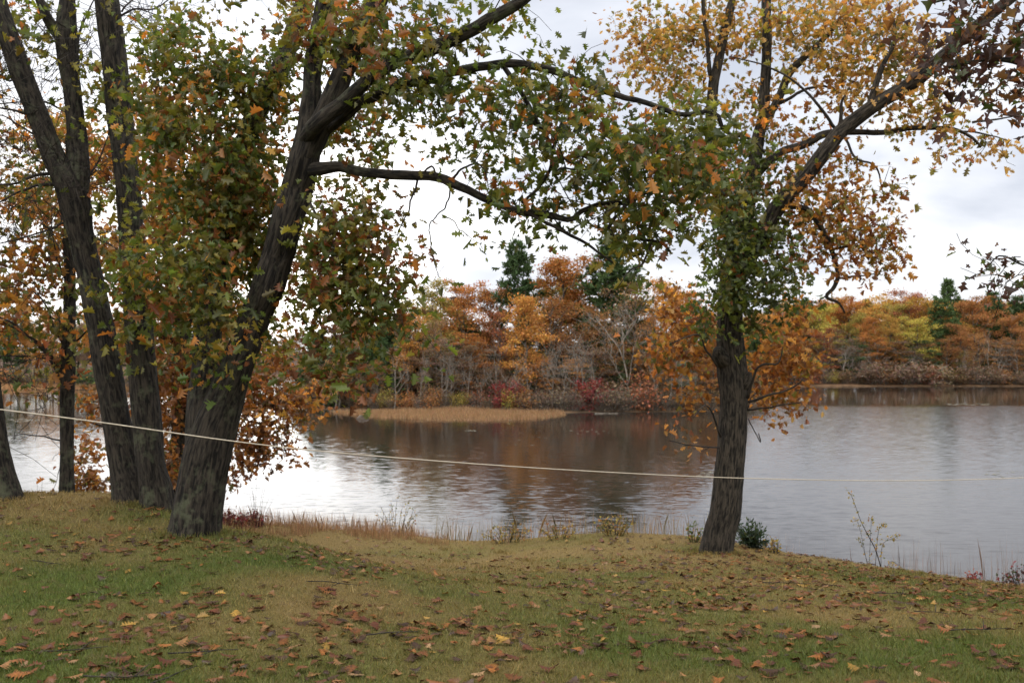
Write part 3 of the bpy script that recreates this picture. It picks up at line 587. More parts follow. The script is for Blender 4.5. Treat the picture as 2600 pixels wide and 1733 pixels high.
T.foliage([(250, 1030, 17.8, 50, 50, .5, .7), (215, 1150, 17.8, 40, 60, .5, .6), (240, 1230, 17.6, 60, 40, .5, .9), (420, 1000, 18.3, 50, 120, .7, 1.0), (440, 1180, 18.2, 40, 80, .6, 1.0), (650, 1000, 17.6, 90, 70, .7, 1.1), (740, 1050, 17.4, 60, 60, .6, .8),
           (640, 1110, 17.6, 80, 60, .6, 1.1), (620, 1190, 17.6, 40, 40, .4, .6), (780, 1000, 17.3, 50, 30, .4, .8), (700, 1160, 17.5, 40, 25, .3, .7), (590, 1220, 17.6, 30, 22, .3, .7), (500, 940, 18.3, 60, 80, .6, .8), (680, 900, 17.8, 70, 60, .6, .7)], P_rust, 0.10, 15, 6, 1.2, LEAF)
T.foliage([(400, 330, 18.6, 110, 90, 1.2, .9), (430, 500, 18.6, 110, 100, 1.2, 1.0), (120, 330, 19, 80, 60, 1, .8), (250, 420, 19, 80, 100, 1, .9), (330, 640, 18.6, 110, 110, 1, .9), (90, 520, 19, 90, 80, 1, .6), (420, 760, 18.4, 110, 80, 1, 1.0), (560, 700, 18.4, 80, 120, 1, .9), (270, 850, 18.2, 70, 60, .8, .7), (580, 850, 18.2, 60, 80, .7, .9), (610, 480, 18.6, 90, 100, 1, .8), (370, 900, 18.2, 50, 60, .6, .8)], P_orange, 0.11, 15, 7, 1.15)
T.finish()

T = NearTree('oak_tree', 'rough grey trunk leaning out of view at the left edge beside the mound', 'tree', ground_at(8, 12.2))
T.limb([(12, 1285, 12.2, 84), (2, 1230, 12.2, 76), (-18, 1130, 12.2, 70), (-42, 950, 12.2, 68), (-75, 750, 12.2, 62), (-110, 500, 12.2, 54), (-160, 200, 12.2, 44), (-200, -100, 12.2, 30)], 'trunk', flare=0.3, seed=25, amp=0.024)
T.limb([(-95, 600, 12.2, 30), (-200, 400, 12, 24), (-260, 150, 12, 16), (-280, -50, 12, 8)], seed=26)
T.foliage([(-200, 300, 12.2, 120, 150, 1.2, .8), (-180, 50, 12.2, 130, 140, 1.2, .8), (-280, 180, 12, 120, 160, 1, .8)], P_mix, 0.12, 14, 8, 0.9)
T.finish()

# --- the right hand tree
T = NearTree('oak_tree', 'tall oak on the right with gold and green leaves and a long dark rising limb', 'tree', ground_at(1819, 14.5), M_bark_plain)
T.limb([(1817, 1412, 14.5, 84), (1828, 1350, 14.5, 79), (1842, 1290, 14.5, 78), (1856, 1153, 14.5, 72), (1863, 1030, 14.5, 70), (1861, 960, 14.5, 78), (1856, 905, 14.5, 74), (1853, 860, 14.5, 68), (1853, 780, 14.5, 62), (1862, 690, 14.5, 64), (1876, 630, 14.5, 56), (1890, 555, 14.6, 42), (1911, 462, 14.8, 38),
        (1922, 370, 15, 34), (1937, 296, 15, 28), (1942, 222, 15.1, 26), (1948, 74, 15.2, 23), (1946, 0, 15.3, 22), (1950, -200, 15.4, 14)], 'trunk', flare=0.03, seed=27, amp=0.024)
kn = T.limb([(1850, 925, 14.45, 30), (1832, 908, 14.35, 44), (1822, 885, 14.25, 22)], 'knot', seed=28, amp=0.02); T.limb([(1872, 985, 14.45, 40), (1892, 968, 14.4, 40), (1902, 945, 14.35, 16)], 'knot', seed=29, amp=0.02)
T.limb([(1868, 690, 14.45, 44), (1905, 640, 14.3, 50), (1937, 591, 14.2, 48), (1968, 535, 14.1, 42), (1999, 495, 14, 39), (2048, 444, 14, 38), (2100, 377, 13.9, 38), (2137, 333, 13.9, 38), (2211, 274, 13.8, 36), (2285, 229, 13.7, 35), (2340, 192, 13.6, 34), (2396, 141, 13.5, 31), (2470, 74, 13.4, 28), (2562, 0, 13.3, 28), (2700, -110, 13.2, 18)], seed=30, amp=0.02)
T.limb([(1868, 650, 14.6, 34), (1842, 560, 14.8, 30), (1815, 450, 15, 28), (1803, 351, 15, 27), (1811, 222, 15, 26), (1822, 166, 15, 24), (1841, 74, 15, 22), (1859, 0, 15, 20), (1880, -160, 15, 12)], seed=32)
T.limb([(1812, 220, 15, 11), (1798, 170, 14.9, 12), (1793, 92, 14.9, 11), (1784, -5, 14.9, 10), (1780, -80, 14.9, 6)], seed=33)
T.limb([(1925, 440, 14.7, 22), (1952, 407, 14.5, 22), (1989, 381, 14.5, 22), (2044, 368, 14.4, 21), (2100, 340, 14.3, 18), (2167, 333, 14.2, 15), (2248, 337, 14.1, 14), (2307, 326, 14, 13), (2359, 326, 14, 12), (2414, 329, 13.9, 10), (2470, 351, 13.9, 8), (2496, 378, 13.9, 5)], seed=34)
T.limb([(1935, 325, 15, 22), (1970, 259, 15, 22), (2007, 185, 15, 20), (2044, 148, 15, 18), (2085, 107, 15, 14), (2140, 40, 15, 8)], seed=35)
T.limb([(2207, 278, 13.8, 18), (2222, 225, 13.8, 17), (2237, 178, 13.8, 14), (2263, 122, 13.8, 11), (2270, 50, 13.8, 7)], seed=36)
T.limb([(1985, 525, 14.1, 14), (2040, 528, 14, 13), (2074, 570, 13.9, 13), (2104, 617, 13.9, 13), (2122, 661, 13.9, 12), (2130, 698, 13.9, 12), (2118, 728, 13.9, 11), (2100, 750, 13.9, 10), (2130, 764, 13.9, 7), (2144, 793, 13.9, 4)], seed=37)
for k, pts in enumerate([[(1980, 265, 15), (2025, 237, 15), (2065, 222, 15), (2100, 222, 15), (2137, 237, 15), (2148, 252, 15)], [(2137, 330, 13.9), (2137, 260, 13.8), (2148, 240, 13.8)], [(2122, 325, 13.9), (2075, 266, 13.8), (2018, 207, 13.8), (1930, 163, 13.8), (1850, 144, 13.8)],
                         [(2142, 345, 13.9), (2174, 400, 13.8), (2215, 418, 13.8), (2237, 460, 13.8), (2245, 500, 13.8)], [(2065, 555, 13.9), (2150, 500, 13.8), (2205, 468, 13.8)], [(2120, 630, 13.9), (2180, 626, 13.8), (2210, 645, 13.8), (2250, 620, 13.8)], [(2130, 705, 13.9), (2190, 700, 13.8), (2240, 690, 13.8)],
                         [(2470, 310, 13.9), (2540, 302, 13.9), (2620, 290, 13.9)], [(2414, 329, 13.9), (2500, 340, 13.9), (2560, 355, 13.9)], [(1820, 930, 14.3), (1795, 890, 14), (1770, 850, 13.8), (1700, 870, 13.7)], [(1900, 1010, 14.3), (1925, 930, 14), (1975, 920, 13.8), (1990, 880, 13.7)],
                         [(1900, 1020, 14.3), (1960, 1000, 14), (2010, 985, 13.9), (2040, 960, 13.8)], [(1898, 1040, 14.4), (1960, 1035, 14.2), (2030, 1020, 14)], [(1830, 1110, 14.3), (1800, 1030, 14), (1760, 1060, 13.8)], [(1825, 1135, 14.4), (1760, 1130, 14.2), (1700, 1120, 14)],
                         [(1900, 1060, 14.4), (1930, 1120, 14.2), (1925, 1100, 14.1)], [(2105, 745, 13.9), (2085, 760, 13.9), (2078, 770, 13.9)]]):
    T.twig(pts, [10, 12, 9, 8, 6, 7, 6, 7, 6, 7, 8, 7, 6, 6, 5, 3, 4][k], 2.5, 120 + k)
T.foliage([(1990, 60, 15.2, 130, 70, 1.2, .85), (2140, 60, 15, 110, 80, 1.2, .95), (2250, 80, 14.5, 100, 80, 1, .9), (2080, 170, 15, 110, 60, 1, .7), (2200, 180, 14.4, 100, 60, .9, .9), (1860, 80, 15.2, 100, 80, 1, .75), (1770, 60, 15.3, 90, 60, 1, .8), (1700, 130, 15.3, 90, 110, 1, .7),
           (1620, 90, 15.5, 110, 90, 1, .7), (2330, 120, 14.2, 80, 80, .8, .8), (1900, 230, 15.2, 60, 80, .8, .5), (1760, 230, 15.3, 80, 60, .8, .7), (2280, 290, 14, 90, 40, .6, .8), (2380, 280, 13.8, 80, 50, .6, .8), (2420, 360, 13.8, 80, 35, .5, .6), (2530, 350, 13.8, 60, 40, .4, .6), (2180, 260, 14, 60, 40, .6, .5), (2370, 200, 13.6, 50, 40, .5, .6)], P_gold, 0.092, 15, 9, .64)
T.foliage([(2100, 460, 14.2, 70, 50, .7, .6), (2060, 530, 14.1, 80, 50, .7, 1.1), (2150, 560, 13.9, 80, 50, .6, 1.1), (2230, 610, 13.8, 80, 45, .5, .9), (2180, 660, 13.8, 80, 40, .5, .8), (2060, 620, 14, 60, 50, .6, .7), (2270, 570, 13.8, 40, 25, .4, .6), (2240, 480, 13.8, 40, 30, .4, .6), (2230, 715, 13.8, 30, 30, .3, .6),
           (2010, 440, 14.4, 60, 60, .7, .6), (1980, 330, 14.8, 70, 60, .8, .6), (2180, 400, 13.9, 50, 30, .5, .5), (2290, 475, 13.8, 30, 12, .2, .8), (1840, 480, 15, 80, 120, 1, .8), (1760, 420, 15.2, 80, 90, 1, .7), (2100, 260, 14.6, 60, 40, .6, .5)], P_orange, 0.092, 15, 10, .8)
T.foliage([(1745, 850, 15.3, 90, 90, .5, .8), (1700, 920, 15.3, 70, 70, .5, .7), (1985, 860, 15.2, 85, 80, .5, .75), (1965, 950, 15.2, 85, 60, .5, .9), (2030, 950, 15.1, 55, 60, .4, .7), (1990, 1030, 15.1, 70, 30, .3, .9), (1770, 1000, 15.2, 40, 60, .3, .5), (1775, 1060, 15, 40, 30, .3, .4), (1690, 1080, 15, 40, 20, .3, .25), (1720, 1130, 15, 50, 12, .3, .25), (1930, 1090, 15, 40, 20, .3, .35), (1720, 760, 15.4, 70, 60, .5, .5), (2010, 790, 15.2, 60, 50, .5, .5)], P_shoot, 0.096, 14, 11, .68)
T.foliage([(1870, 590, 14.2, 90, 70, .6, 1.2), (1900, 680, 14.0, 120, 70, .6, .95), (1840, 750, 14.0, 90, 60, .5, .95), (1960, 740, 13.9, 80, 50, .5, .8), (1930, 830, 14, 60, 35, .3, .7), (1810, 815, 14, 45, 35, .3, .7), (1990, 660, 14, 60, 50, .5, .8), (1880, 480, 14.4, 80, 60, .6, 1.0), (1950, 560, 14.1, 70, 50, .5, .6), (1860, 390, 14.6, 90, 50, .6, .9)], P_cool, 0.092, 16, 12, .8)
T.finish()

# --- a maple beyond the right edge whose branches hang into view
T = NearTree('maple_tree', 'dark leaved maple overhanging the upper right corner with drooping sprays', 'tree', ground_at(2960, 8))
T.limb([(2960, 1600, 8, 90), (2950, 1300, 8, 84), (2940, 900, 8, 78), (2920, 400, 8, 70), (2900, 0, 8, 60), (2880, -300, 8, 45)], 'trunk', flare=0.3, seed=50, amp=0.024)
T.limb([(2920, 420, 8, 34), (2800, 300, 7.9, 28), (2680, 200, 7.8, 22), (2580, 150, 7.7, 15), (2480, 150, 7.7, 9), (2400, 170, 7.7, 5)], seed=51)
T.limb([(2905, 200, 8, 30), (2780, 80, 7.9, 24), (2650, 0, 7.8, 18), (2500, -30, 7.8, 12), (2350, 0, 7.8, 6)], seed=52)
T.limb([(2935, 800, 8, 18), (2800, 700, 7.8, 12), (2680, 670, 7.7, 8), (2600, 665, 7.6, 4.5), (2540, 640, 7.6, 3.5), (2500, 680, 7.6, 2.5), (2460, 702, 7.6, 2)], seed=53)
T.twig([(2610, 690, 7.6), (2580, 700, 7.6), (2560, 720, 7.6), (2545, 735, 7.6)], 3, 2, 54); T.twig([(2600, 668, 7.6), (2560, 655, 7.6), (2520, 655, 7.6), (2500, 655, 7.6)], 3, 2, 55)
T.twig([(2590, 670, 7.6), (2570, 650, 7.6), (2585, 655, 7.6)], 3, 2, 56)
T.foliage([(2480, 40, 7.8, 120, 60, .5, .9), (2380, 60, 7.8, 70, 50, .4, .8), (2540, 140, 7.7, 80, 60, .4, .7), (2430, 190, 7.7, 80, 50, .4, .7), (2560, 240, 7.7, 50, 50, .3, .6), (2340, 230, 7.7, 40, 40, .3, .3), (2700, 150, 7.8, 120, 140, .6, .8)], P_dark, 0.09, 12, 13, 1.0, LEAF2)
T.foliage([(2555, 672, 7.6, 55, 26, .2, .75), (2500, 685, 7.6, 30, 18, .15, .6), (2590, 720, 7.6, 20, 14, .1, .8), (2700, 690, 7.7, 60, 40, .3, .8)], P_dark, 0.065, 7, 14, 1.0, LEAF2, spread=0.05)
T.finish()

# ------------------------------------------------------------------ rope line
pts = [(-500, 985), (-250, 1010), (0, 1039), (265, 1073), (597, 1120), (884, 1151), (1326, 1185), (1769, 1209), (2100, 1218), (2344, 1219), (2600, 1212), (2900, 1196), (3200, 1170)]
P0, P1 = np.array([-3.0, 5.8]), np.array([5.6, 10.8]); d = P1 - P0; rp = []
for px, py in pts:
    k = (px - 1300) / F; tt = (k * P0[1] - P0[0]) / (d[0] - k * d[1]); Yd = P0[1] + tt * d[1]; rp.append(at(px, py, Yd))
rp = crom(np.array(rp), 12); tb = Tubes(); org = rp[len(rp) // 2].copy(); tb.add(rp - org, np.full(len(rp), 0.0040), 8, 0, 1)
o = tb.build('rope', M_rope); o.location = org; tag(o, 'thin pale rope strung slackly across the whole view before the trunks', 'rope')

# ------------------------------------------------------------------ background plants: prototypes
def faces_at(cent, rad3, n, size, tmpl, g, up=0.4, var=0.25):
    u = g.normal(0, .58, (n, 3)); pos = cent + u * rad3; M = rand_frames(n, up, None, g); sz = size * g.uniform(0.6, 1.35, n)
    ti = np.ones((n, 3)) * np.exp(g.normal(0, var, (n, 1))) * np.exp(g.normal(0, 0.10, (n, 3)))
    return scatter(tmpl, pos, M, sz, ti)
def join(parts):
    V, Fs, Ts, n = [], [], [], 0
    for v, f, t_ in parts: V.append(v); Fs.append(f + n); Ts.append(t_); n += len(v)
    return np.concatenate(V), np.concatenate(Fs), np.concatenate(Ts)
def proto_deciduous(seed, H=15.0, W=4.5, low=0.25, dens=1.0, flat=0.55, bark=M_farbark, nl=16, fsz=0.34, lean=0.3):
    g = np.random.default_rng(seed); tb = Tubes(); parts = []
    n = 10; zt = np.linspace(0, 0.92 * H, n); P = np.stack([np.cumsum(g.normal(0, lean * .4, n)), np.cumsum(g.normal(0, lean * .4, n)), zt], 1); P[0, :2] = 0
    r = np.linspace(0.017 * H, 0.03, n); r[0] *= 1.3; P[0, 2] = -0.5; tb.add(P, r, 7, 0, seed)
    az = g.uniform(0, 6.28)
    for k in range(nl):
        f = low + (0.95 - low) * (k + g.random() * .6) / nl; az += 2.4 + g.normal(0, .35)
        h = f * H; b = np.array([np.interp(h, P[:, 2], P[:, c]) for c in range(3)])
        s = (f - low) / (0.95 - low); prof = (0.72 + 0.55 * s) * (1 - s ** 2.6) ** 0.6 + 0.12
        L = W * prof * g.uniform(0.7, 1.15); el = R(g.uniform(12, 38) + 25 * s)
        dr = np.array([math.cos(az) * math.cos(el), math.sin(az) * math.cos(el), math.sin(el)])
        m = 5; tt = np.linspace(0, 1, m)[:, None]; Q = b + dr * L * tt + np.array([0, 0, 0.12 * L]) * tt ** 2 + np.concatenate([np.zeros((1, 3)), g.normal(0, .06 * L, (m - 1, 3))])
        tb.add(Q, np.linspace(max(.03, 0.009 * H * (1 - .6 * s)), 0.02, m), 5, 0, k)
        for q in range(3):
            ti = g.uniform(.45, 1); c = np.array([np.interp(ti, tt[:, 0], Q[:, i]) for i in range(3)]) + g.normal(0, .18 * L, 3) * np.array([1, 1, .5])
            tb.add(np.array([np.array([np.interp(ti * .8, tt[:, 0], Q[:, i]) for i in range(3)]), c]), [0.03, 0.012], 4, 0, q)
            rr = g.uniform(.75, 1.35) * H / 15
            if dens > 0: parts.append(faces_at(c, np.array([rr, rr, rr * flat]), int(165 * dens), fsz * .64 * H / 15, CARD, g, .5))
    v, f, t_ = join(parts)
    trunk = tb.build('trunk', bark); crown = obj('crown', mesh_np('crown', v, [f], M_farleaf, tint=t_))
    return [trunk, crown], float(v[:, 2].max())
def proto_bare(seed, H=10.0, bark=M_palebark, spread=0.5):
    g = np.random.default_rng(seed); tb = Tubes(); top = [0]
    def grow(b, dr, L, r, lvl):
        m = 5; P = [b]; d = dr.copy()
        for k in range(m):
            d = d + g.normal(0, .16, 3) + np.array([0, 0, .05]); d /= np.linalg.norm(d); P.append(P[-1] + d * L / m)
        P = np.array(P); tb.add(P, np.linspace(r, r * .45, m + 1), 6 if lvl < 1 else 4 if lvl < 2 else 3, 0, lvl); top[0] = max(top[0], P[-1, 2])
        if lvl >= 4: return
        for k in range(5 if lvl == 0 else 4 if lvl < 3 else 3):
            i = g.integers(2, m + 1) if lvl else g.integers(2, m + 1)
            nd = d + g.normal(0, spread + .15 * lvl, 3) + np.array([0, 0, .12]); nd /= np.linalg.norm(nd)
            grow(P[i], nd, L * g.uniform(.45, .68), r * .5, lvl + 1)
    grow(np.array([0, 0, -.3]), np.array([g.normal(0, .1), g.normal(0, .1), 1.0]), H * .48, 0.0095 * H, 0)
    return [tb.build('trunk', bark)], top[0]
def proto_pine(seed, H=18.0, W=4.0, low=0.3, gap=0.8):
    g = np.random.default_rng(seed); tb = Tubes(); parts = []
    P = np.array([(0, 0, -.5), (g.normal(0, .1), g.normal(0, .1), H * .5), (g.normal(0, .15), 0, H)]); tb.add(crom(P, 5), np.linspace(0.017 * H, 0.03, 11), 7, 0, seed)
    h = low * H; az = 0
    while h < H * .98:
        s = (h / H - low) / (1 - low); nb = g.integers(3, 6)
        for k in range(nb):
            az += 6.28 / nb + g.normal(0, .3); L = W * ((1 - s) ** 0.75 * 0.95 + .08) * g.uniform(.55, 1.15) * min(1, .55 + s * 2.2)
            el = R(g.uniform(-6, 14) + 30 * s); dr = np.array([math.cos(az) * math.cos(el), math.sin(az) * math.cos(el), math.sin(el)])
            Q = np.array([np.array([0, 0, h]) + dr * L * t_ + np.array([0, 0, .10 * L * t_ ** 2]) for t_ in np.linspace(0, 1, 5)]); tb.add(Q, np.linspace(.05, .015, 5), 4, 0, k)
            nt_ = max(2, int(L * 3.2))
            for q in range(nt_):
                t_ = 1 - .75 * g.random() ** 1.3; c = Q[0] * (1 - t_) + Q[-1] * t_ + g.normal(0, .20, 3) * np.array([1, 1, .35]) * (0.4 + L * .3)
                n = 14; ax = g.normal(0, .6, (n, 3)) + dr * .8 + np.array([0, 0, .55]); M = rand_frames(n, .6, ax * 1.6, g)
                ti = np.ones((n, 3)) * np.exp(g.normal(0, .22, (n, 1))); parts.append(scatter(NEEDLE, c + g.normal(0, .10, (n, 3)), M, g.uniform(.40, .75, n), ti))
        h += gap * g.uniform(.7, 1.3) * (1 - .45 * s)
    v, f, t_ = join(parts)
    return [tb.build('trunk', M_farbark), obj('crown', mesh_np('crown', v, [f], M_farleaf, tint=t_))], float(v[:, 2].max())
def proto_shrub(seed, H=2.2, W=1.6, leafy=1.0, fsz=0.16, stems=14):
    g = np.random.default_rng(seed); tb = Tubes(); parts = []
    for k in range(stems):
        a_ = g.uniform(0, 6.28); q = g.random() ** .6; e = np.array([math.cos(a_) * W * q * .8, math.sin(a_) * W * q * .8, H * g.uniform(.6, 1) * (1 - .3 * q)])
        b = np.array([math.cos(a_), math.sin(a_), 0]) * .25 * W * q; b[2] = -.1
        Q = np.array([b, b * .4 + e * .45 + g.normal(0, .1, 3), e]); tb.add(crom(Q, 3), np.linspace(.028, .008, 7), 4, 0, k)
        for j in range(3):
            c = Q[1] * (1 - j / 2.5) + e * j / 2.5 if j else Q[1]; e2 = c + g.normal(0, .35, 3) + np.array([0, 0, .25]); tb.add(np.array([c, e2]), [.012, .005], 3, 0, j)
            if leafy: parts.append(faces_at(e2, np.array([.45, .45, .35]) * W / 1.6, int(26 * leafy), fsz, CARD, g, .3))
    o = [tb.build('stem', M_farbark)]
    if leafy: v, f, t_ = join(parts); o.append(obj('leaves', mesh_np('leaves', v, [f], M_farleaf, tint=t_)))
    return o, H
PRO = {}
for nme, fn, kw in [('round', proto_deciduous, dict(seed=1)), ('round', proto_deciduous, dict(seed=2, W=5.2, low=.3)), ('tall', proto_deciduous, dict(seed=3, W=3.4, low=.35)), ('tall', proto_deciduous, dict(seed=4, W=3.0, low=.22, dens=1.15)),
                    ('round', proto_deciduous, dict(seed=6, W=5.0, low=.2, dens=1.3, flat=.6)), ('layer', proto_deciduous, dict(seed=5, H=11, W=4.4, low=.2, flat=.28, dens=.9)), ('layer', proto_deciduous, dict(seed=7, H=10, W=4.0, low=.15, flat=.3, dens=.8)),
                    ('thin', proto_deciduous, dict(seed=8, W=4.0, low=.3, dens=.38, nl=20, fsz=.30)), ('thin', proto_deciduous, dict(seed=9, W=4.6, low=.25, dens=.30, nl=22, fsz=.28)),
                    ('bare', proto_bare, dict(seed=10)), ('bare', proto_bare, dict(seed=12, spread=.6)), ('bare', proto_bare, dict(seed=13, spread=.42)),
                    ('pine', proto_pine, dict(seed=14)), ('pine', proto_pine, dict(seed=15, W=4.6, low=.35, gap=1.0)), ('fir', proto_pine, dict(seed=16, H=10, W=3.6, low=.06, gap=.55)),
                    ('shrub', proto_shrub, dict(seed=17)), ('shrub', proto_shrub, dict(seed=18, W=2.0, leafy=.7)), ('shrub', proto_shrub, dict(seed=19, H=2.8, leafy=1.2)), ('thicket', proto_shrub, dict(seed=20, H=2.6, W=2.2, leafy=.22, stems=34, fsz=.12)), ('thicket', proto_shrub, dict(seed=25, H=2.2, W=2.4, leafy=.3, stems=34, fsz=.12))]:
    PRO.setdefault(nme, []).append(fn(**kw))
used = set()
def place(kind, var, loc, height, color, name, label, cat, group, rotz=None, widen=1.0):
    """first use moves the prototype's own parts, later ones are copies"""
    vs = PRO[kind]; var %= len(vs); parts, h = vs[var]; e = empty(name, loc, label, cat, group)
    s = height / h; e.scale = (s * widen, s * widen, s); e.rotation_euler = (0, 0, random.uniform(0, 6.28) if rotz is None else rotz)
    first = (kind, var) not in used; used.add((kind, var))
    for p_ in parts:
        c = p_ if first else p_.copy()
        if not first: C.objects.link(c)
        c.parent = e; c.color = (*color, 1)
    return e

COLB = {'gold': (.34, .205, .058), 'amber': (.33, .165, .050), 'orange': (.30, .130, .044), 'rust': (.225, .108, .046), 'copper': (.25, .130, .056), 'red': (.20, .078, .045), 'olive': (.21, .17, .05), 'yellow green': (.27, .225, .055),
       'dark green': (.046, .076, .034), 'green': (.066, .104, .044), 'pinkish brown': (.215, .135, .082), 'brown': (.125, .082, .050), 'crimson': (.15, .038, .036), 'grey brown': (.155, .115, .082), 'mauve brown': (.145, .10, .075)}
COL = {k: tuple(min(.75, c * 1.04) for c in v) for k, v in COLB.items()}
DESC = {'round': 'broad crowned tree', 'tall': 'tall narrow tree', 'layer': 'low layered tree', 'thin': 'thinly leaved tree', 'bare': 'bare pale branched tree', 'pine': 'tall pine', 'fir': 'low bushy conifer', 'shrub': 'leafy shrub', 'thicket': 'twiggy bush'}
ORD = ['first', 'second', 'third', 'fourth', 'fifth', 'sixth', 'seventh', 'eighth', 'ninth', 'tenth', 'eleventh', 'twelfth', 'thirteenth', 'fourteenth', 'fifteenth']
plants = []
def plan(px, top, Y, kind, col, area, var=0, widen=1.0, z=None):
    plants.append(dict(px=px, top=top, Y=Y, kind=kind, col=col, area=area, var=var, widen=widen))
A = 'the island'
for row in [(1314, 600, 124, 'pine', 'dark green', 1, 1.0), (1556, 590, 122, 'pine', 'green', 2, 1.15), (977, 790, 119, 'fir', 'dark green', 0, 1.1), (1418, 634, 122, 'tall', 'orange', 0, 1.0), (1329, 738, 112, 'tall', 'amber', 1, 1.25), (1092, 702, 120, 'round', 'olive', 0, .9), (1177, 706, 122, 'round', 'orange', 1, .9),
            (1203, 830, 113, 'layer', 'orange', 0, 1.0), (1036, 780, 114, 'tall', 'amber', 0, 1.0), (1129, 870, 110.5, 'bare', 'rust', 0, 1.2), (1148, 890, 109.5, 'bare', 'rust', 1, .8), (1469, 820, 110, 'bare', 'rust', 2, 1.1), (1606, 740, 111.5, 'bare', 'rust', 0, .85), (1424, 860, 110.5, 'bare', 'rust', 1, .9), (1606, 700, 116, 'thin', 'pinkish brown', 1, 1.2),
            (1255, 770, 116, 'thin', 'red', 0, 1.0), (1240, 720, 124, 'tall', 'rust', 0, 1.0), (1390, 740, 118, 'thin', 'rust', 1, 1.0), (1470, 715, 124, 'round', 'orange', 0, .9), (1500, 760, 119, 'thin', 'copper', 0, 1.0), (1370, 700, 126, 'round', 'olive', 2, .8), (1010, 820, 122, 'thin', 'copper', 0, 1.0), (930, 790, 126, 'round', 'amber', 1, .9),
            (880, 810, 128, 'tall', 'rust', 0, 1.0), (1690, 700, 118, 'round', 'amber', 0, .95), (1660, 780, 112, 'thin', 'rust', 1, 1.0), (1740, 720, 120, 'round', 'orange', 1, .9), (1790, 760, 120, 'round', 'rust', 2, .9), (1110, 800, 114, 'thin', 'pinkish brown', 1, 1.0), (1065, 850, 118, 'fir', 'dark green', 0, 1.0), (1160, 850, 122, 'fir', 'dark green', 0, 1.2), (1500, 800, 124, 'fir', 'dark green', 0, 1.5),
            (1560, 850, 118, 'fir', 'dark green', 0, 1.2), (1400, 850, 124, 'fir', 'dark green', 0, 1.4), (1640, 830, 122, 'fir', 'dark green', 0, 1.3), (1290, 880, 118, 'layer', 'rust', 1, 1.0), (1360, 900, 111, 'layer', 'orange', 0, .8), (1540, 780, 116, 'thin', 'copper', 1, .9), (960, 910, 114, 'layer', 'copper', 1, .7), (840, 900, 128, 'layer', 'rust', 0, .7), (1720, 850, 113, 'layer', 'amber', 1, 1.0),
            (1690, 880, 109.5, 'bare', 'rust', 2, .9), (1280, 905, 109, 'bare', 'rust', 2, 1.4), (1220, 940, 109, 'bare', 'rust', 0, 1.2), (1830, 780, 126, 'round', 'amber', 0, 1.0), (1450, 690, 130, 'tall', 'olive', 1, 1.0), (1590, 690, 130, 'round', 'gold', 0, .9), (1150, 740, 130, 'tall', 'copper', 0, 1.0), (1860, 850, 122, 'layer', 'orange', 1, 1.0), (1080, 770, 128, 'round', 'yellow green', 2, .8), (1290, 830, 126, 'thin', 'copper', 0, 1.1)]:
    plan(row[0], row[1], row[2], row[3], row[4], A, row[5], row[6])
for k, (px, top, Y, kind, col) in enumerate([(1281, 975, 107.3, 'shrub', 'crimson'), (1290, 1000, 106, 'shrub', 'yellow green'), (1325, 985, 106.5, 'shrub', 'copper'), (1495, 970, 109, 'shrub', 'crimson'), (1632, 965, 109, 'shrub', 'red'), (1560, 975, 109, 'thicket', 'grey brown'), (1690, 990, 108.5, 'thicket', 'mauve brown'), (1100, 995, 107, 'shrub', 'rust'), (1035, 990, 109, 'shrub', 'rust'),
                                              (1165, 1000, 106.5, 'shrub', 'olive'), (1210, 985, 107, 'thicket', 'red'), (980, 985, 112, 'shrub', 'olive'), (920, 1000, 113, 'shrub', 'rust'), (870, 990, 118, 'shrub', 'brown'), (840, 1000, 122, 'shrub', 'red'), (1380, 990, 107, 'thicket', 'mauve brown'), (1420, 980, 108, 'thicket', 'grey brown'), (1455, 990, 108, 'thicket', 'mauve brown'), (1530, 985, 108.4, 'thicket', 'mauve brown'),
                                              (1590, 985, 108.4, 'thicket', 'grey brown'), (1660, 985, 108.4, 'thicket', 'brown'), (1350, 995, 106.5, 'thicket', 'mauve brown'), (1240, 1000, 106.8, 'thicket', 'brown'), (1130, 1000, 107, 'thicket', 'brown'), (1070, 1000, 108, 'thicket', 'mauve brown'), (1000, 1000, 110, 'thicket', 'brown'), (950, 1000, 111.5, 'thicket', 'mauve brown'), (895, 1000, 115, 'thicket', 'brown'), (1720, 990, 109, 'thicket', 'brown'),
                                              (1760, 985, 109, 'shrub', 'brown'), (1800, 985, 111, 'thicket', 'brown'), (815, 1005, 126, 'thicket', 'mauve brown'), (1185, 985, 110, 'shrub', 'brown'), (1080, 980, 111, 'shrub', 'brown'), (1310, 980, 110, 'shrub', 'brown'), (1400, 970, 112, 'shrub', 'brown'), (1480, 970, 112, 'shrub', 'grey brown'), (1610, 970, 112, 'shrub', 'brown'), (1545, 965, 113, 'shrub', 'brown'), (1680, 970, 112, 'shrub', 'brown'), (1225, 965, 114, 'shrub', 'brown'), (1140, 965, 115, 'shrub', 'brown'), (1020, 970, 116, 'shrub', 'brown')]):
    plan(px, top, Y, kind, col, A, k, 1.15)
for k, px in enumerate(np.arange(790, 1880, 15)):
    plan(float(px + random.uniform(-6, 6)), random.uniform(850, 935), random.uniform(111, 116) if k % 3 else random.uniform(120, 136), ['thin', 'fir', 'layer', 'thin', 'thin', 'layer', 'fir'][k % 7], ['pinkish brown', 'dark green', 'brown', 'mauve brown', 'copper', 'rust', 'dark green', 'grey brown'][(k * 5) % 8] if k % 7 not in (1, 6) else 'dark green', A, k, 1.25)
    if k % 7 in (1, 6): plants[-1]['Y'] = random.uniform(125, 138); plants[-1]['top'] = random.uniform(800, 880)
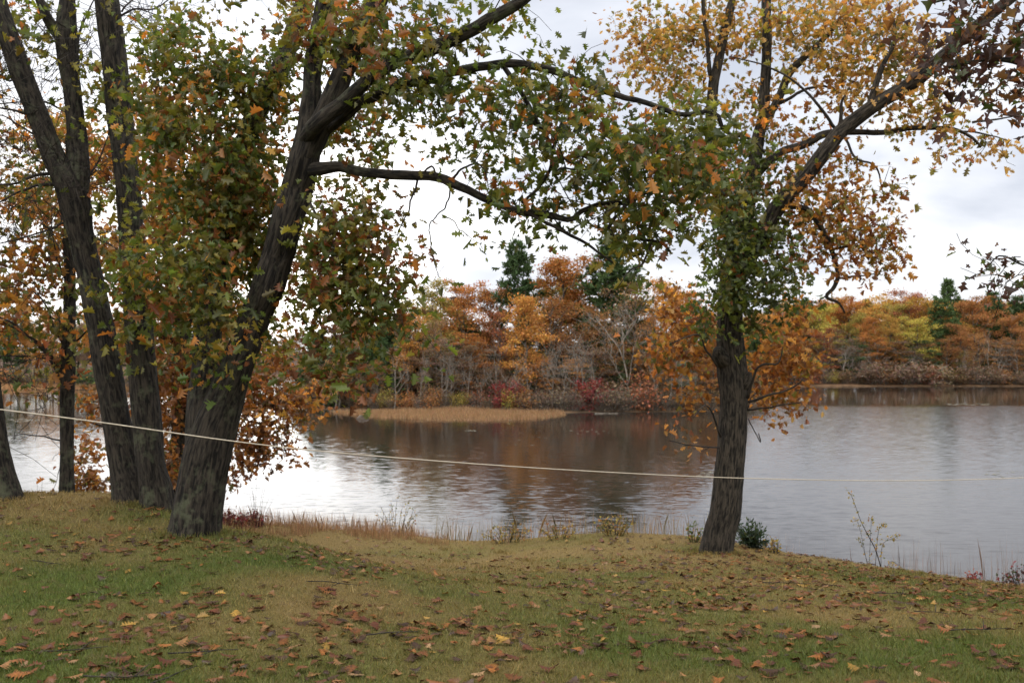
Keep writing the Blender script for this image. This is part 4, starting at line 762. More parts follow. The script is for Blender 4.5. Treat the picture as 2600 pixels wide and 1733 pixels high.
for k, (px, top) in enumerate([(1000, 850), (1062, 880), (1118, 865), (1185, 890), (1262, 850), (1345, 870), (1405, 840), (1488, 830), (1520, 870), (1668, 860), (1725, 880)]):
    plan(px, top, 108.6 + (k % 3) * .4, 'bare', 'grey brown', A, 2, .62)
for k, px in enumerate(np.arange(790, 1900, 30)):
    plan(float(px), random.uniform(955, 975), random.uniform(116, 126), 'shrub', ['brown', 'grey brown', 'mauve brown', 'dark green'][k % 4], A, k, 1.7)
A = 'the far right shore'
for k, px in enumerate(np.arange(1890, 2720, 24)):
    plan(float(px + random.uniform(-8, 8)), random.uniform(850, 900), random.uniform(247, 258), ['thin', 'fir', 'layer', 'thin', 'layer'][k % 5], ['brown', 'dark green', 'mauve brown', 'rust', 'copper', 'grey brown', 'olive'][(k * 3) % 7] if k % 5 != 1 else 'dark green', A, k, 1.3)
    plan(float(px + random.uniform(-8, 8)), random.uniform(755, 790), random.uniform(285, 300), ['round', 'tall', 'round', 'pine'][k % 4], ['rust', 'olive', 'amber', 'dark green', 'copper', 'gold'][(k * 5) % 6] if k % 4 != 3 else 'dark green', A, k, 1.3)
for row in [(2407, 702, 275, 'pine', 'green', 0, 1.3), (2311, 726, 270, 'round', 'red', 0, 1.0), (2374, 748, 262, 'round', 'gold', 1, 1.1), (2390, 752, 256, 'pine', 'green', 1, 1.3), (2481, 744, 262, 'round', 'rust', 2, 1.4), (2588, 745, 262, 'pine', 'dark green', 1, 1.4), (2522, 735, 274, 'pine', 'dark green', 0, 1.2), (2085, 768, 262, 'round', 'yellow green', 1, 1.2), (2048, 752, 270, 'pine', 'dark green', 1, 1.1), (2105, 745, 285, 'round', 'amber', 0, 1.2),
            (2092, 822, 247, 'layer', 'red', 0, 1.2), (2137, 862, 244, 'bare', 'grey brown', 0, 1.4), (2207, 795, 254, 'round', 'orange', 1, 1.0), (2180, 785, 260, 'round', 'olive', 2, 1.1), (2259, 790, 253, 'round', 'gold', 0, 1.0), (2330, 800, 249, 'round', 'yellow green', 1, 1.1), (2437, 815, 252, 'round', 'rust', 0, 1.1), (2510, 830, 245, 'bare', 'grey brown', 2, 1.0), (2530, 860, 244, 'bare', 'grey brown', 1, 1.0), (2573, 788, 254, 'round', 'rust', 2, 1.1),
            (2240, 740, 276, 'round', 'gold', 2, 1.3), (2160, 750, 280, 'round', 'orange', 0, 1.3), (2280, 760, 266, 'round', 'olive', 1, 1.0), (2440, 750, 276, 'round', 'copper', 1, 1.2), (2020, 770, 268, 'round', 'rust', 0, 1.2), (1980, 790, 262, 'round', 'amber', 2, 1.2), (1930, 800, 262, 'round', 'copper', 0, 1.2), (1880, 800, 270, 'round', 'olive', 1, 1.2), (2550, 760, 282, 'round', 'red', 2, 1.0), (2620, 760, 270, 'round', 'orange', 0, 1.2), (2660, 780, 256, 'round', 'gold', 1, 1.1), (2700, 770, 264, 'pine', 'dark green', 1, 1.2), (2740, 780, 258, 'round', 'rust', 2, 1.2), (2790, 775, 262, 'round', 'amber', 0, 1.2),
            (2230, 850, 248, 'layer', 'orange', 1, 1.0), (2050, 830, 250, 'layer', 'copper', 1, 1.1), (2290, 860, 247, 'layer', 'rust', 0, .9), (2400, 850, 248, 'thin', 'rust', 0, 1.0), (2480, 840, 248, 'thin', 'copper', 1, 1.0), (2160, 850, 248, 'thin', 'mauve brown', 0, 1.0), (2010, 840, 250, 'thin', 'rust', 1, 1.1), (1960, 840, 252, 'layer', 'rust', 0, 1.1), (2600, 850, 248, 'thin', 'rust', 1, 1.0), (2215, 880, 243.5, 'bare', 'grey brown', 2, .8), (2310, 890, 243, 'bare', 'grey brown', 0, .8), (2450, 880, 243.5, 'bare', 'grey brown', 1, .8), (2590, 875, 244, 'bare', 'grey brown', 2, .9), (2360, 830, 258, 'fir', 'dark green', 0, 1.2), (2540, 820, 258, 'fir', 'dark green', 0, 1.2), (2130, 830, 258, 'thin', 'brown', 1, 1.1), (2340, 745, 288, 'round', 'amber', 0, 1.3), (2200, 755, 292, 'pine', 'dark green', 1, 1.1), (1840, 800, 275, 'round', 'rust', 1, 1.3)]:
    plan(row[0], row[1], row[2], row[3], row[4], A, row[5], row[6])
for k, px in enumerate(np.arange(1900, 2720, 27)):
    plan(float(px + random.uniform(-8, 8)), 935 + random.uniform(-10, 10), 241.5 + random.uniform(0, 2.5), ('shrub', 'thicket', 'shrub')[k % 3], ['brown', 'mauve brown', 'rust', 'brown', 'mauve brown', 'grey brown', 'red', 'grey brown', 'olive', 'brown', 'mauve brown'][k % 11], A, k, 1.5)
A = 'the far left shore'
for k, px in enumerate(np.arange(-160, 520, 21)):
    kk = k % 7; Yb = 216 + (k * 37 % 30)
    plan(float(px), [800, 770, 820, 760, 790, 810, 775][kk] + (k * 13 % 30), Yb, ['round', 'thin', 'pine', 'round', 'tall', 'round', 'thin'][kk], ['rust', 'mauve brown', 'dark green', 'copper', 'amber', 'mauve brown', 'brown'][(k * 3) % 7] if kk != 2 else 'dark green', A, k, 1.25)
for k, px in enumerate(np.arange(-140, 420, 40)):
    plan(float(px), 930 + (k * 7 % 14), 208 + (k % 3) * 2, ('thicket', 'shrub')[k % 2], ['brown', 'olive', 'mauve brown', 'rust', 'green'][k % 5], A, k, 1.6)
A = 'the lake head'
for k, px in enumerate(np.arange(500, 1000, 20)):
    plan(float(px), 842 + (k * 17 % 22), 472 + (k * 29 % 40), ['thin', 'round', 'thin', 'pine'][k % 4], ['mauve brown', 'grey brown', 'mauve brown', 'dark green'][k % 4], A, k, 1.4)

# describe each by what can be found: its look and the landmarks next to it
anch = {'the island': [(1314, 'the spruce-tipped left tall pine'), (1556, 'the broad right tall pine'), (977, 'the low dark conifer'), (1329, 'the amber central tree'), (1606, 'the big bare tree')],
        'the far right shore': [(2407, 'the tall lone pine'), (2330, 'the yellow green lakeside tree'), (2092, 'the red layered tree'), (2510, 'the white bare trees')],
        'the far left shore': [(171, 'the slim maple trunk'), (310, 'the twin stems')], 'the lake head': [(800, 'the gap beside the leaning oak')]}
anch['the island'][0] = (1314, 'the left tall pine')
bykind = {}
SHORT = {'the island': 'island', 'the far right shore': 'far right shore', 'the far left shore': 'far left shore', 'the lake head': 'lake head'}
for q in plants:
    ax, an = min(anch[q['area']], key=lambda a_: abs(a_[0] - q['px'])); d_ = q['px'] - ax
    q['an'] = (an, 'at' if abs(d_) <= 6 else 'left of' if d_ < 0 else 'right of'); q['dist'] = abs(d_)
    bykind.setdefault((q['area'], q['kind'], q['col'], q['an']), []).append(q)
for (area, kind, col, (an, sidew)), qs in bykind.items():
    qs.sort(key=lambda q: q['dist']); cw = '' if kind == 'bare' else col + ' '
    for i, q in enumerate(qs):
        if sidew == 'at': q['label'] = f'{cw}{DESC[kind]} on {area}, ' + ('standing tallest there' if kind == 'pine' else 'standing clear by the water' if q['Y'] < 250 else 'rising behind')
        else: q['label'] = ('' if len(qs) == 1 else ORD[i] + ' ') + f'{cw}{DESC[kind]} {sidew} {an}, {SHORT[area]}'
dupl = {}
for q in plants: dupl.setdefault(q['label'], []).append(q)
for qs in dupl.values():
    if len(qs) > 1:
        qs.sort(key=lambda q: q['Y'])
        for k, q in enumerate(qs): q['label'] += ', in front' if k == 0 else ', behind'
NAMES = {'round': 'broadleaf_tree', 'tall': 'broadleaf_tree', 'layer': 'layered_tree', 'thin': 'sparse_tree', 'bare': 'bare_tree', 'pine': 'pine_tree', 'fir': 'conifer_tree', 'shrub': 'shrub', 'thicket': 'bush'}
for q in plants:
    x = (q['px'] - 1300) / F * q['Y']; z = float(land_z(np.array([x]), np.array([q['Y']]))[0]); topz = at(q['px'], q['top'], q['Y'])[2]
    hgt = max(1.2, topz - z)
    place(q['kind'], q['var'], (x, q['Y'], z - .05), hgt, tuple(np.array(COL[q['col']]) * math.exp(random.gauss(0, .14))), NAMES[q['kind']], q['label'], 'shrub' if q['kind'] in ('shrub', 'thicket') else 'tree',
          ('shrubs' if q['kind'] in ('shrub', 'thicket') else 'trees') + ' on ' + q['area'], None, q['widen'] * random.uniform(.82, 1.2))

# ------------------------------------------------------------------ grasses
def blades(x, y, z, h, wd, col, g, lean=0.5):
    n = len(x); az = g.uniform(0, 6.28, n); le = g.uniform(0, lean, n) * h; a2 = g.uniform(0, 6.28, n)
    dx, dy = np.cos(az) * wd / 2, np.sin(az) * wd / 2; lx, ly = np.cos(a2) * le, np.sin(a2) * le
    V = np.stack([np.stack([x - dx, y - dy, z], -1), np.stack([x + dx, y + dy, z], -1), np.stack([x + dx * .6 + lx * .4, y + dy * .6 + ly * .4, z + h * .6], -1), np.stack([x + lx, y + ly, z + h], -1), np.stack([x - dx * .6 + lx * .4, y - dy * .6 + ly * .4, z + h * .6], -1)], 1).reshape(-1, 3)
    return V, (np.arange(n)[:, None] * 5 + np.array([[0, 1, 2, 3, 4]])), col
g = np.random.default_rng(77)
n = 430000; u = g.random(n); Yg = 4.3 / (1 - u * (1 - 4.3 / 19.0)); Xg = (g.random(n) * 2 - 1) * (0.62 * Yg + 3.2)
k = lawn_z(Xg, Yg) > 0.7; Xg, Yg = Xg[k], Yg[k]; n = len(Xg)
pt = np.clip(patch(Xg, Yg) + g.normal(0, .22, n), 0, 1)[:, None]
col = (STRAW * 1.08 * (1 - pt) + GREEN * pt) * np.exp(g.normal(0, .28, (n, 1)))
hh = g.uniform(.012, .034, n) * (0.8 + .5 * pt[:, 0]) * (1 + .8 * sstep(-3.3, -4.2, Xg) * sstep(9.8, 10.8, Yg))
V, f, c = blades(Xg, Yg, lawn_z(Xg, Yg) - .004, hh, 0.0034 * np.maximum(1, Yg / 5.5), col, g, 1.1)
tag(obj('grass', mesh_np('grass', V, [f], M_blade, tint=c)), 'short patchy green and straw coloured lawn grass', 'grass', kind='stuff')
VV = []
for px, py, Y, rad_ in ((496, 0, 10, .30), (350, 0, 12, .22), (398, 0, 11.75, .2), (1819, 0, 14.5, .26), (170, 0, 13.4, .14), (8, 0, 12.2, .24)):
    n = 900; a_ = g.uniform(0, 6.28, n); q = rad_ * (.8 + g.exponential(.35, n)); Xg = (px - 1300) / F * Y + np.cos(a_) * q; Yg = Y + np.sin(a_) * q; VV.append((Xg, Yg))
for _ in range(420):
    Y = g.uniform(5, 16); X = g.uniform(-.55, .55) * Y; n = int(g.integers(12, 40)); VV.append((X + g.normal(0, .06, n), Y + g.normal(0, .06, n)))
Xg = np.concatenate([a_ for a_, _ in VV]); Yg = np.concatenate([b_ for _, b_ in VV]); k = lawn_z(Xg, Yg) > 1.2; Xg, Yg = Xg[k], Yg[k]; n = len(Xg); pt = np.clip(patch(Xg, Yg) + g.normal(0.05, .25, n), 0, 1)[:, None]
V, f, c = blades(Xg, Yg, lawn_z(Xg, Yg) - .004, g.uniform(.025, .075, n), .004 * np.maximum(1, Yg / 6), (STRAW * 1.1 * (1 - pt) + GREEN * .85 * pt) * np.exp(g.normal(0, .25, (n, 1))), g, .8)
tag(obj('grass_tufts', mesh_np('grass_tufts', V, [f], M_blade, tint=c)), 'longer grass tufts around the trunk feet and over the lawn', 'grass', kind='stuff')
# taller dry grass on the brink left of centre and thin stalks in the shallows at the right
n = 15000; px = g.uniform(560, 1140, n); Yg = g.uniform(16.2, 18.6, n); Xg = (px - 1300) / F * Yg; dn = fbm(Xg * 2.2, Yg * 2.2, seed=51); k = (dn > .44); Xg, Yg, px = Xg[k], Yg[k], px[k]; n = len(Xg)
hh = (.08 + .30 * g.random(n) ** 2) * (1 - .35 * sstep(950, 1140, px)); V, f, c = blades(Xg, Yg, lawn_z(Xg, Yg) - .02, hh, g.uniform(.003, .006, n), pick(pal(((.26, .155, .09), 4), ((.19, .10, .058), 3), ((.33, .225, .13), 2)), n, g), g, .35)
tag(obj('tall_grass', mesh_np('tall_grass', V, [f], M_blade, tint=c)), 'tall tan dry grass along the lawn brink left of centre', 'grass', kind='stuff')
n = 2400; px = g.uniform(1940, 2680, n); Yg = 19.2 + g.random(n) * 5.5 - (px - 1940) * .0022; Xg = (px - 1300) / F * Yg; dn = fbm(Xg * 1.1, Yg * 1.1, seed=52); k = (dn > .5); Xg, Yg = Xg[k], Yg[k]; n = len(Xg)
V, f, c = blades(Xg, Yg, np.maximum(lawn_z(Xg, Yg), -.15), .3 + 1.1 * g.random(n) ** 2.2, g.uniform(.004, .008, n), pick(pal(((.17, .11, .09), 4), ((.26, .17, .12), 2), ((.12, .08, .07), 2)), n, g), g, .16)
tag(obj('reeds', mesh_np('reeds', V, [f], M_blade, tint=c)), 'thin brown reed stalks standing in the shallows at right', 'reeds', kind='stuff')
n = 900; px = g.uniform(1100, 1900, n); Yg = g.uniform(16.3, 18.2, n); Xg = (px - 1300) / F * Yg; V, f, c = blades(Xg, Yg, lawn_z(Xg, Yg) - .02, g.uniform(.15, .55, n), g.uniform(.005, .010, n), pick(pal(((.28, .18, .10), 4), ((.17, .12, .05), 3), ((.12, .10, .04), 2)), n, g), g, .4)
tag(obj('brink_grass', mesh_np('brink_grass', V, [f], M_blade, tint=c)), 'loose straw coloured grass along the brink before the open water', 'grass', kind='stuff')
# marsh grass skirt of the island
xx = g.uniform(-24, 10, 60000); yy = g.uniform(88, 116, 60000); sd_ = poly_sd(ISLE, xx, yy); lim = np.where(xx < -15, 4, 12) ; k = (sd_ > -.1 - 1.6 * np.clip(fbm(xx * .8, yy * .8, seed=64) - .5, 0, 1) * 3) & (sd_ < lim + 3 * (fbm(xx * .3, yy * .3, seed=61) - .5)) & (yy < 106) & (xx > -19 + 3 * (fbm(xx * .5, yy * .5, seed=63) - .5)) & (xx < 5.5)
xx, yy = xx[k], yy[k]; n = len(xx); V, f, c = blades(xx, yy, np.maximum(land_z(xx, yy), -.05) - .05, g.uniform(.1, .5, n) * (.4 + 1.2 * fbm(xx * .45, yy * .45, seed=62)), g.uniform(.03, .06, n), pick(pal(((.255, .155, .085), 5), ((.21, .12, .064), 4), ((.30, .20, .115), 2)), n, g, .15), g, .35)
tag(obj('marsh_grass', mesh_np('marsh_grass', V, [f], M_blade, tint=c)), 'tan marsh grass skirting the front of the island', 'grass', kind='stuff')
xx = g.uniform(-150, -55, 30000); yy = g.uniform(190, 216, 30000); d_ = -poly_sd(LAKE, xx, yy); k = (d_ > 0) & (d_ < 7); xx, yy = xx[k], yy[k]; n = len(xx)
V, f, c = blades(xx, yy, land_z(xx, yy) - .05, g.uniform(.6, 1.2, n), g.uniform(.08, .15, n), pick(pal(((.34, .20, .10), 5), ((.26, .15, .075), 3)), n, g, .15), g, .35)
tag(obj('shore_grass', mesh_np('shore_grass', V, [f], M_blade, tint=c)), 'tan grass belt along the far left shore', 'grass', kind='stuff')

# ------------------------------------------------------------------ small plants on the brink
def small_plant(name, label, cat, px, Y, stems, palette, leaf, seed, group=None, tmpl=LEAF2, z=None):
    """stems: list of (pixel path, leaves)"""
    x = (px - 1300) / F * Y; base = np.array([x, Y, float(lawn_z(x, Y)) if z is None else z]); e = empty(name, tuple(base), label, cat, group)
    g = np.random.default_rng(seed); tb = Tubes(); VV = []
    for path, nl, w0 in stems:
        P = [base + np.array([(path[0][0] - px) / F * Y, 0, -.05])] + [at(a_, b_, Y + g.normal(0, .05)) for a_, b_ in path[1:]]
        Q = crom(np.array(P), 5); tb.add(Q - base, np.linspace(w0, .0015, len(Q)), 5, 0, seed)
        if nl:
            ta = np.linspace(.25, 1, nl) + g.normal(0, .03, nl); idx = np.clip(ta * (len(Q) - 1), 0, len(Q) - 1).astype(int)
            pos = Q[idx] - base + g.normal(0, leaf * .45, (nl, 3)); VV.append(scatter(tmpl, pos, rand_frames(nl, .3, np.array([0, 0, -.4]), g), leaf * g.uniform(.6, 1.25, nl), pick(palette, nl, g)))
    tb.build('stem', M_twig, e)
    if VV: v, f, t_ = join(VV); obj('leaves', mesh_np('leaves', v, [f], M_leaf, tint=t_), e)
    return e
P_yel = pal(((.30, .22, .05), 4), ((.20, .16, .05), 3), ((.25, .12, .05), 2), ((.09, .10, .03), 2))
small_plant('sapling', 'slender leaning sapling with sparse yellow leaves before the pale water at right', 'sapling', 2240, 15.2,
            [([(2240, 1470), (2225, 1400), (2205, 1360), (2185, 1320), (2165, 1265), (2152, 1243)], 40, .010), ([(2232, 1440), (2240, 1385), (2270, 1365), (2285, 1360)], 34, .005), ([(2215, 1400), (2230, 1350), (2245, 1332), (2243, 1330)], 28, .005), ([(2205, 1380), (2180, 1330), (2165, 1325)], 20, .004), ([(2200, 1370), (2212, 1325), (2214, 1312)], 18, .004), ([(2240, 1450), (2260, 1425), (2290, 1440)], 24, .005), ([(2235, 1460), (2205, 1440), (2215, 1420)], 20, .005), ([(2212, 1390), (2185, 1372), (2180, 1378)], 14, .003)], P_yel, .045, 201)
def bushy(px, Y, w_, h_, n, seed, jitter=1.0):
    g = np.random.default_rng(seed); x = (px - 1300) / F * Y; py0 = to_px((x, Y, float(lawn_z(x, Y))))[1]; out_ = []
    for k in range(n):
        dx = g.uniform(-1, 1) * w_; hh = h_ * g.uniform(.55, 1) * (1 - .4 * abs(dx / w_)); out_.append(([(px + dx * .3, py0), (px + dx * .6 + g.normal(0, 3), py0 - hh * .5), (px + dx + g.normal(0, 4), py0 - hh)], int(9 * jitter), .006))
    return out_
small_plant('yellow_shrub', 'yellow leaved low shrub on the brink, right of the lake view centre', 'shrub', 1560, 16.4, bushy(1560, 16.4, 60, 65, 20, 1, 1.4), P_yel, .05, 202)
small_plant('yellow_shrub', 'scraggly yellow green shrub on the brink below the marsh grass', 'shrub', 1285, 16.6, bushy(1285, 16.6, 80, 60, 18, 2, 1.3), P_yel, .05, 203)
small_plant('yellow_shrub', 'smallest sparse yellow shrub between the two larger yellow shrubs', 'shrub', 1420, 16.5, bushy(1420, 16.5, 55, 50, 14, 3, 1.5), P_yel, .045, 204)
small_plant('green_seedling', 'tuft of green seedlings just left of the right trunk foot', 'seedling', 1755, 15.6, bushy(1755, 15.6, 35, 65, 8, 4), P_green, .06, 205)
small_plant('yellow_seedling', 'small yellow green plant at the right end of the evergreen bush', 'seedling', 1965, 15.0, bushy(1965, 15.0, 25, 50, 10, 5), P_yel, .05, 206)
small_plant('red_shrub', 'burgundy leaved low shrub just right of the leaning oak foot', 'shrub', 590, 16.5, bushy(590, 16.5, 40, 75, 22, 6, 1.8), pal((CRI, 3), ((.09, .025, .025), 4), (RST, 1)), .07, 207)
small_plant('red_shrub', 'smaller burgundy shrub beside the tall tan grass', 'shrub', 650, 17.0, bushy(650, 17.0, 28, 52, 12, 7, 1.5), pal((CRI, 2), ((.08, .025, .025), 4), (RST, 1)), .065, 208)
small_plant('red_shrub', 'dark red leaved shrub at the right edge of the brink', 'shrub', 2590, 13.9, bushy(2590, 13.9, 60, 70, 16, 8, 1.2), pal((MAR, 4), (CRI, 1.5), (GRN3, 2)), .055, 209)
small_plant('olive_seedling', 'yellow olive sapling tips rising above the tan grass', 'sapling', 1010, 17.2, bushy(1010, 17.2, 60, 110, 14, 9, 1.5), P_yel, .04, 210)
small_plant('red_seedling', 'low pinkish red seedling on the lawn edge near the right side', 'seedling', 2475, 14.0, bushy(2475, 14.0, 25, 22, 7, 12, 1.2), pal((CRI, 3), ((.25, .08, .07), 3)), .05, 219)
for k, (px, Y, hh, n, lab) in enumerate([(655, 17.5, 150, 9, 'bundle of bare upright stems right of the leaning oak foot'), (100, 14, 130, 8, 'wispy bare weed stems between the left edge trunk and slim maple'), (2350, 16, 110, 9, 'clump of bare reddish stems right of the yellow sapling'), (970, 17.6, 70, 7, 'thin dry stems rising from the tan grass')]):
    st = bushy(px, Y, 45, hh, n, 20 + k); small_plant('bare_weed', lab, 'weed', px, Y, [(a_, (3 if k == 1 else 0), .004) for a_, b_, c_ in st], P_olive, .02, 211 + k)
# evergreen bush at the foot of the right tree
x, y = (1920 - 1300) / F * 15.4, 15.4; x = (1905 - 1300) / F * y; base = np.array([x, y, float(lawn_z(x, y))]); e = empty('juniper_bush', tuple(base), 'dark feathery juniper bush at the foot of the right trunk', 'bush')
g = np.random.default_rng(300); tb = Tubes(); VV = []
for k in range(17):
    a_ = g.uniform(0, 6.28); q = g.random() ** .6; tip = np.array([math.cos(a_) * .30 * q + .03, math.sin(a_) * .25 * q, g.uniform(.14, .42) * (1 - .5 * max(0, math.cos(a_)) * q)]); Q = np.array([(0, 0, -.05), tip * .5 + g.normal(0, .02, 3), tip]); tb.add(Q, [.01, .006, .002], 4, 0, k)
    n = 46; t_ = g.uniform(.25, 1.05, n)[:, None]; pos = Q[0] * (1 - t_) + tip * t_ + g.normal(0, .035, (n, 3)); VV.append(scatter(NEEDLE, pos, rand_frames(n, .2, tip / np.linalg.norm(tip) * 1.4, g), g.uniform(.05, .10, n), pick(pal(((.022, .042, .024), 4), ((.035, .06, .03), 3), ((.06, .07, .03), 1)), n, g)))
tb.build('stem', M_twig, e); v, f, t_ = join(VV); obj('needles', mesh_np('needles', v, [f], M_leaf, tint=t_), e)

# ------------------------------------------------------------------ fallen leaves
def fallen_template(seed):
    g = np.random.default_rng(seed); n = 13; ys = np.linspace(0, 1, n); env = [.03, .05, .22, .10, .36, .13, .42, .16, .38, .13, .22, .10, .0]
    cx, cyb, tw = g.uniform(-1.2, 1.6), g.uniform(-.5, .7), g.uniform(-.5, .5); V = []
    for k in range(n):
        for s in (-1, -.5, 0, .5, 1):
            wv = env[k] * g.uniform(.8, 1.15); x = s * wv; yy = ys[k] + (0.05 if k % 2 == 0 else 0) * abs(s)
            V.append((x, yy - .5, cx * x * x + cyb * (yy - .5) ** 2 + tw * x * (yy - .5) + g.normal(0, .012)))
    V = np.array(V); V[:, 2] -= V[:, 2].min(); i = np.arange(n - 1)[:, None] * 5 + np.arange(4)[None]
    return V, np.stack([i, i + 1, i + 6, i + 5], -1).reshape(-1, 4), cx, cyb
FT = [fallen_template(400 + k) for k in range(14)]
FCOL = [('rust brown', (.135, .050, .016), 4), ('tan', (.20, .100, .038), 1.5), ('ochre yellow', (.26, .15, .03), .6), ('dark brown', (.048, .024, .013), 3.4), ('orange brown', (.19, .070, .017), 2.4), ('reddish brown', (.088, .028, .013), 3.2), ('pale buff', (.25, .150, .072), .3)]
m, t, out = new_mat('fallen_leaf')
oi = N(t, 'ShaderNodeObjectInfo'); tcn = N(t, 'ShaderNodeTexCoord'); n1 = N(t, 'ShaderNodeTexNoise'); n1.inputs['Scale'].default_value = 7; n1.inputs['Detail'].default_value = 4; t.links.new(tcn.outputs['Object'], n1.inputs['Vector'])
c1 = mixc(t, 1.0, oi.outputs['Color'], ramp(t, n1.outputs[0], [(.3, .55), (.7, 1.3)]), 'MULTIPLY')
p = N(t, 'ShaderNodeBsdfPrincipled'); p.inputs['Roughness'].default_value = .8; p.inputs['Specular IOR Level'].default_value = .15; t.links.new(c1, p.inputs['Base Color']); t.links.new(p.outputs[0], out.inputs[0]); M_fallen = m
g = np.random.default_rng(500); n = 11500
u = g.random(n); Yl = 4.5 + 11.7 * u ** 1.15; Xl = (g.random(n) * 2 - 1) * (0.58 * Yl + .4)
den_ = .16 + .7 * sstep(-1.5, 4.0, Xl) * sstep(6, 9, Yl) + 1.5 * np.clip(fbm(Xl * 1.3, Yl * 1.3, seed=71) - .45, 0, 1) * 2.2
k = (g.random(n) < den_ * .72) & (lawn_z(Xl, Yl) > 1.9); Xl, Yl = Xl[k], Yl[k]
# a few drifts where leaves lie heaped together
for (px, py, nn, sp_) in ((540, 1620, 12, .22), (240, 1550, 8, .18), (1780, 1540, 30, .34), (1100, 1580, 10, .25), (1500, 1650, 10, .3), (280, 1640, 8, .2), (2250, 1600, 14, .35), (470, 1435, 7, .2), (1290, 1720, 8, .25), (2150, 1460, 14, .5), (1600, 1470, 14, .5), (540, 1372, 26, .35), (390, 1310, 20, .35), (1800, 1425, 24, .4), (1250, 1470, 16, .5), (2300, 1530, 18, .45), (950, 1450, 10, .4)):
    rr = (py - 928.5) / F; Yd = 1.75 / rr
    for _ in range(6): Yd = (CAMZ - float(lawn_z((px - 1300) / F * Yd, Yd))) / rr
    Xl = np.append(Xl, (px - 1300) / F * Yd + g.normal(0, sp_, nn)); Yl = np.append(Yl, Yd + g.normal(0, sp_ * .6, nn))
n = len(Xl); Zl = lawn_z(Xl, Yl); e_ = .1; nx = -(lawn_z(Xl + e_, Yl) - lawn_z(Xl - e_, Yl)) / (2 * e_); ny = -(lawn_z(Xl, Yl + e_) - lawn_z(Xl, Yl - e_)) / (2 * e_)
size = g.uniform(.045, .115, n); cw_ = np.array([c for _, _, c in FCOL]); ci = g.choice(len(FCOL), n, p=cw_ / cw_.sum()); var = g.integers(0, len(FT), n); az = g.uniform(0, 6.28, n)
tx, ty = nx + g.normal(0, .16, n), ny + g.normal(0, .16, n)
zv = np.stack([tx, ty, np.ones(n)], 1); zv /= np.linalg.norm(zv, axis=1, keepdims=True); yv = np.stack([np.cos(az), np.sin(az), np.zeros(n)], 1); yv -= zv * np.sum(yv * zv, 1, keepdims=True); yv /= np.linalg.norm(yv, axis=1, keepdims=True); xv = np.cross(yv, zv); Mx = np.stack([xv, yv, zv], -1)
pxs = 1300 + F * Xl / Yl; inview = (pxs > 0) & (pxs < 2600) & (Yl > 5.05); score = np.where(inview, size / Yl, 0); order = np.argsort(-score); big_ = order[:300]; rest = order[300:]
fm = [mesh_np('fallen_leaf', v, [f], M_fallen, smooth=True) for v, f, _, _ in FT]
from mathutils import Matrix
seen = {}
for i in big_:
    o = obj('fallen_leaf', fm[var[i]]); j = np.exp(g.normal(0, .18)); o.color = (*[v * j * .66 for v in FCOL[ci[i]][1]], 1)
    M4 = np.eye(4); M4[:3, :3] = Mx[i] * size[i]; M4[:3, 3] = (Xl[i], Yl[i], Zl[i] + .004 + g.random() * .010); o.matrix_world = Matrix(M4.tolist())
    form = 'curled' if FT[var[i]][2] > .7 else 'arched' if FT[var[i]][2] < -.4 else 'wavy' if FT[var[i]][3] > .3 else 'flat'
    szw = 'large ' if size[i] > .104 else 'small ' if size[i] < .085 else ''
    z_ = pxs[i]; zone = 'below left mound' if z_ < 420 else 'below leaning oak' if z_ < 840 else 'left of centre' if z_ < 1260 else 'right of centre' if z_ < 1680 else 'below right trunk' if z_ < 2100 else 'near right edge'
    rowz = 'lowest down' if Yl[i] < 5.7 else 'low down' if Yl[i] < 6.5 else 'midway up' if Yl[i] < 7.6 else 'farther up'
    onw = 'green grass' if patch(Xl[i], Yl[i]) > .55 else 'straw grass'
    lab = f'{szw}{form} {FCOL[ci[i]][0]} leaf on {onw} {zone}, {rowz}'
    seen.setdefault(lab, []).append((z_, o))
for lab, os_ in seen.items():
    os_.sort(key=lambda a_: a_[0])
    for k, (_, o) in enumerate(os_): tag(o, lab if len(os_) == 1 else lab + (', leftmost' if k == 0 else ', rightmost' if k == len(os_) - 1 else f', {ORD[k]} from left'), 'fallen leaf', 'fallen leaves on the lawn')
VV = []
for kk in range(len(FT)):
    ii = rest[var[rest] == kk]
    if len(ii): VV.append(scatter((FT[kk][0], FT[kk][1]), np.stack([Xl[ii], Yl[ii], Zl[ii] + .008], 1), Mx[ii], size[ii], np.array([FCOL[c][1] for c in ci[ii]]) * .66 * np.exp(g.normal(0, .2, (len(ii), 1)))))
v, f, t_ = join(VV); tag(obj('leaf_litter', mesh_np('leaf_litter', v, [f], leaf_mat('litter', transl=.1, gloss=.03), tint=t_)), 'brown fallen leaves scattered over the upper lawn', 'fallen leaves', kind='stuff')
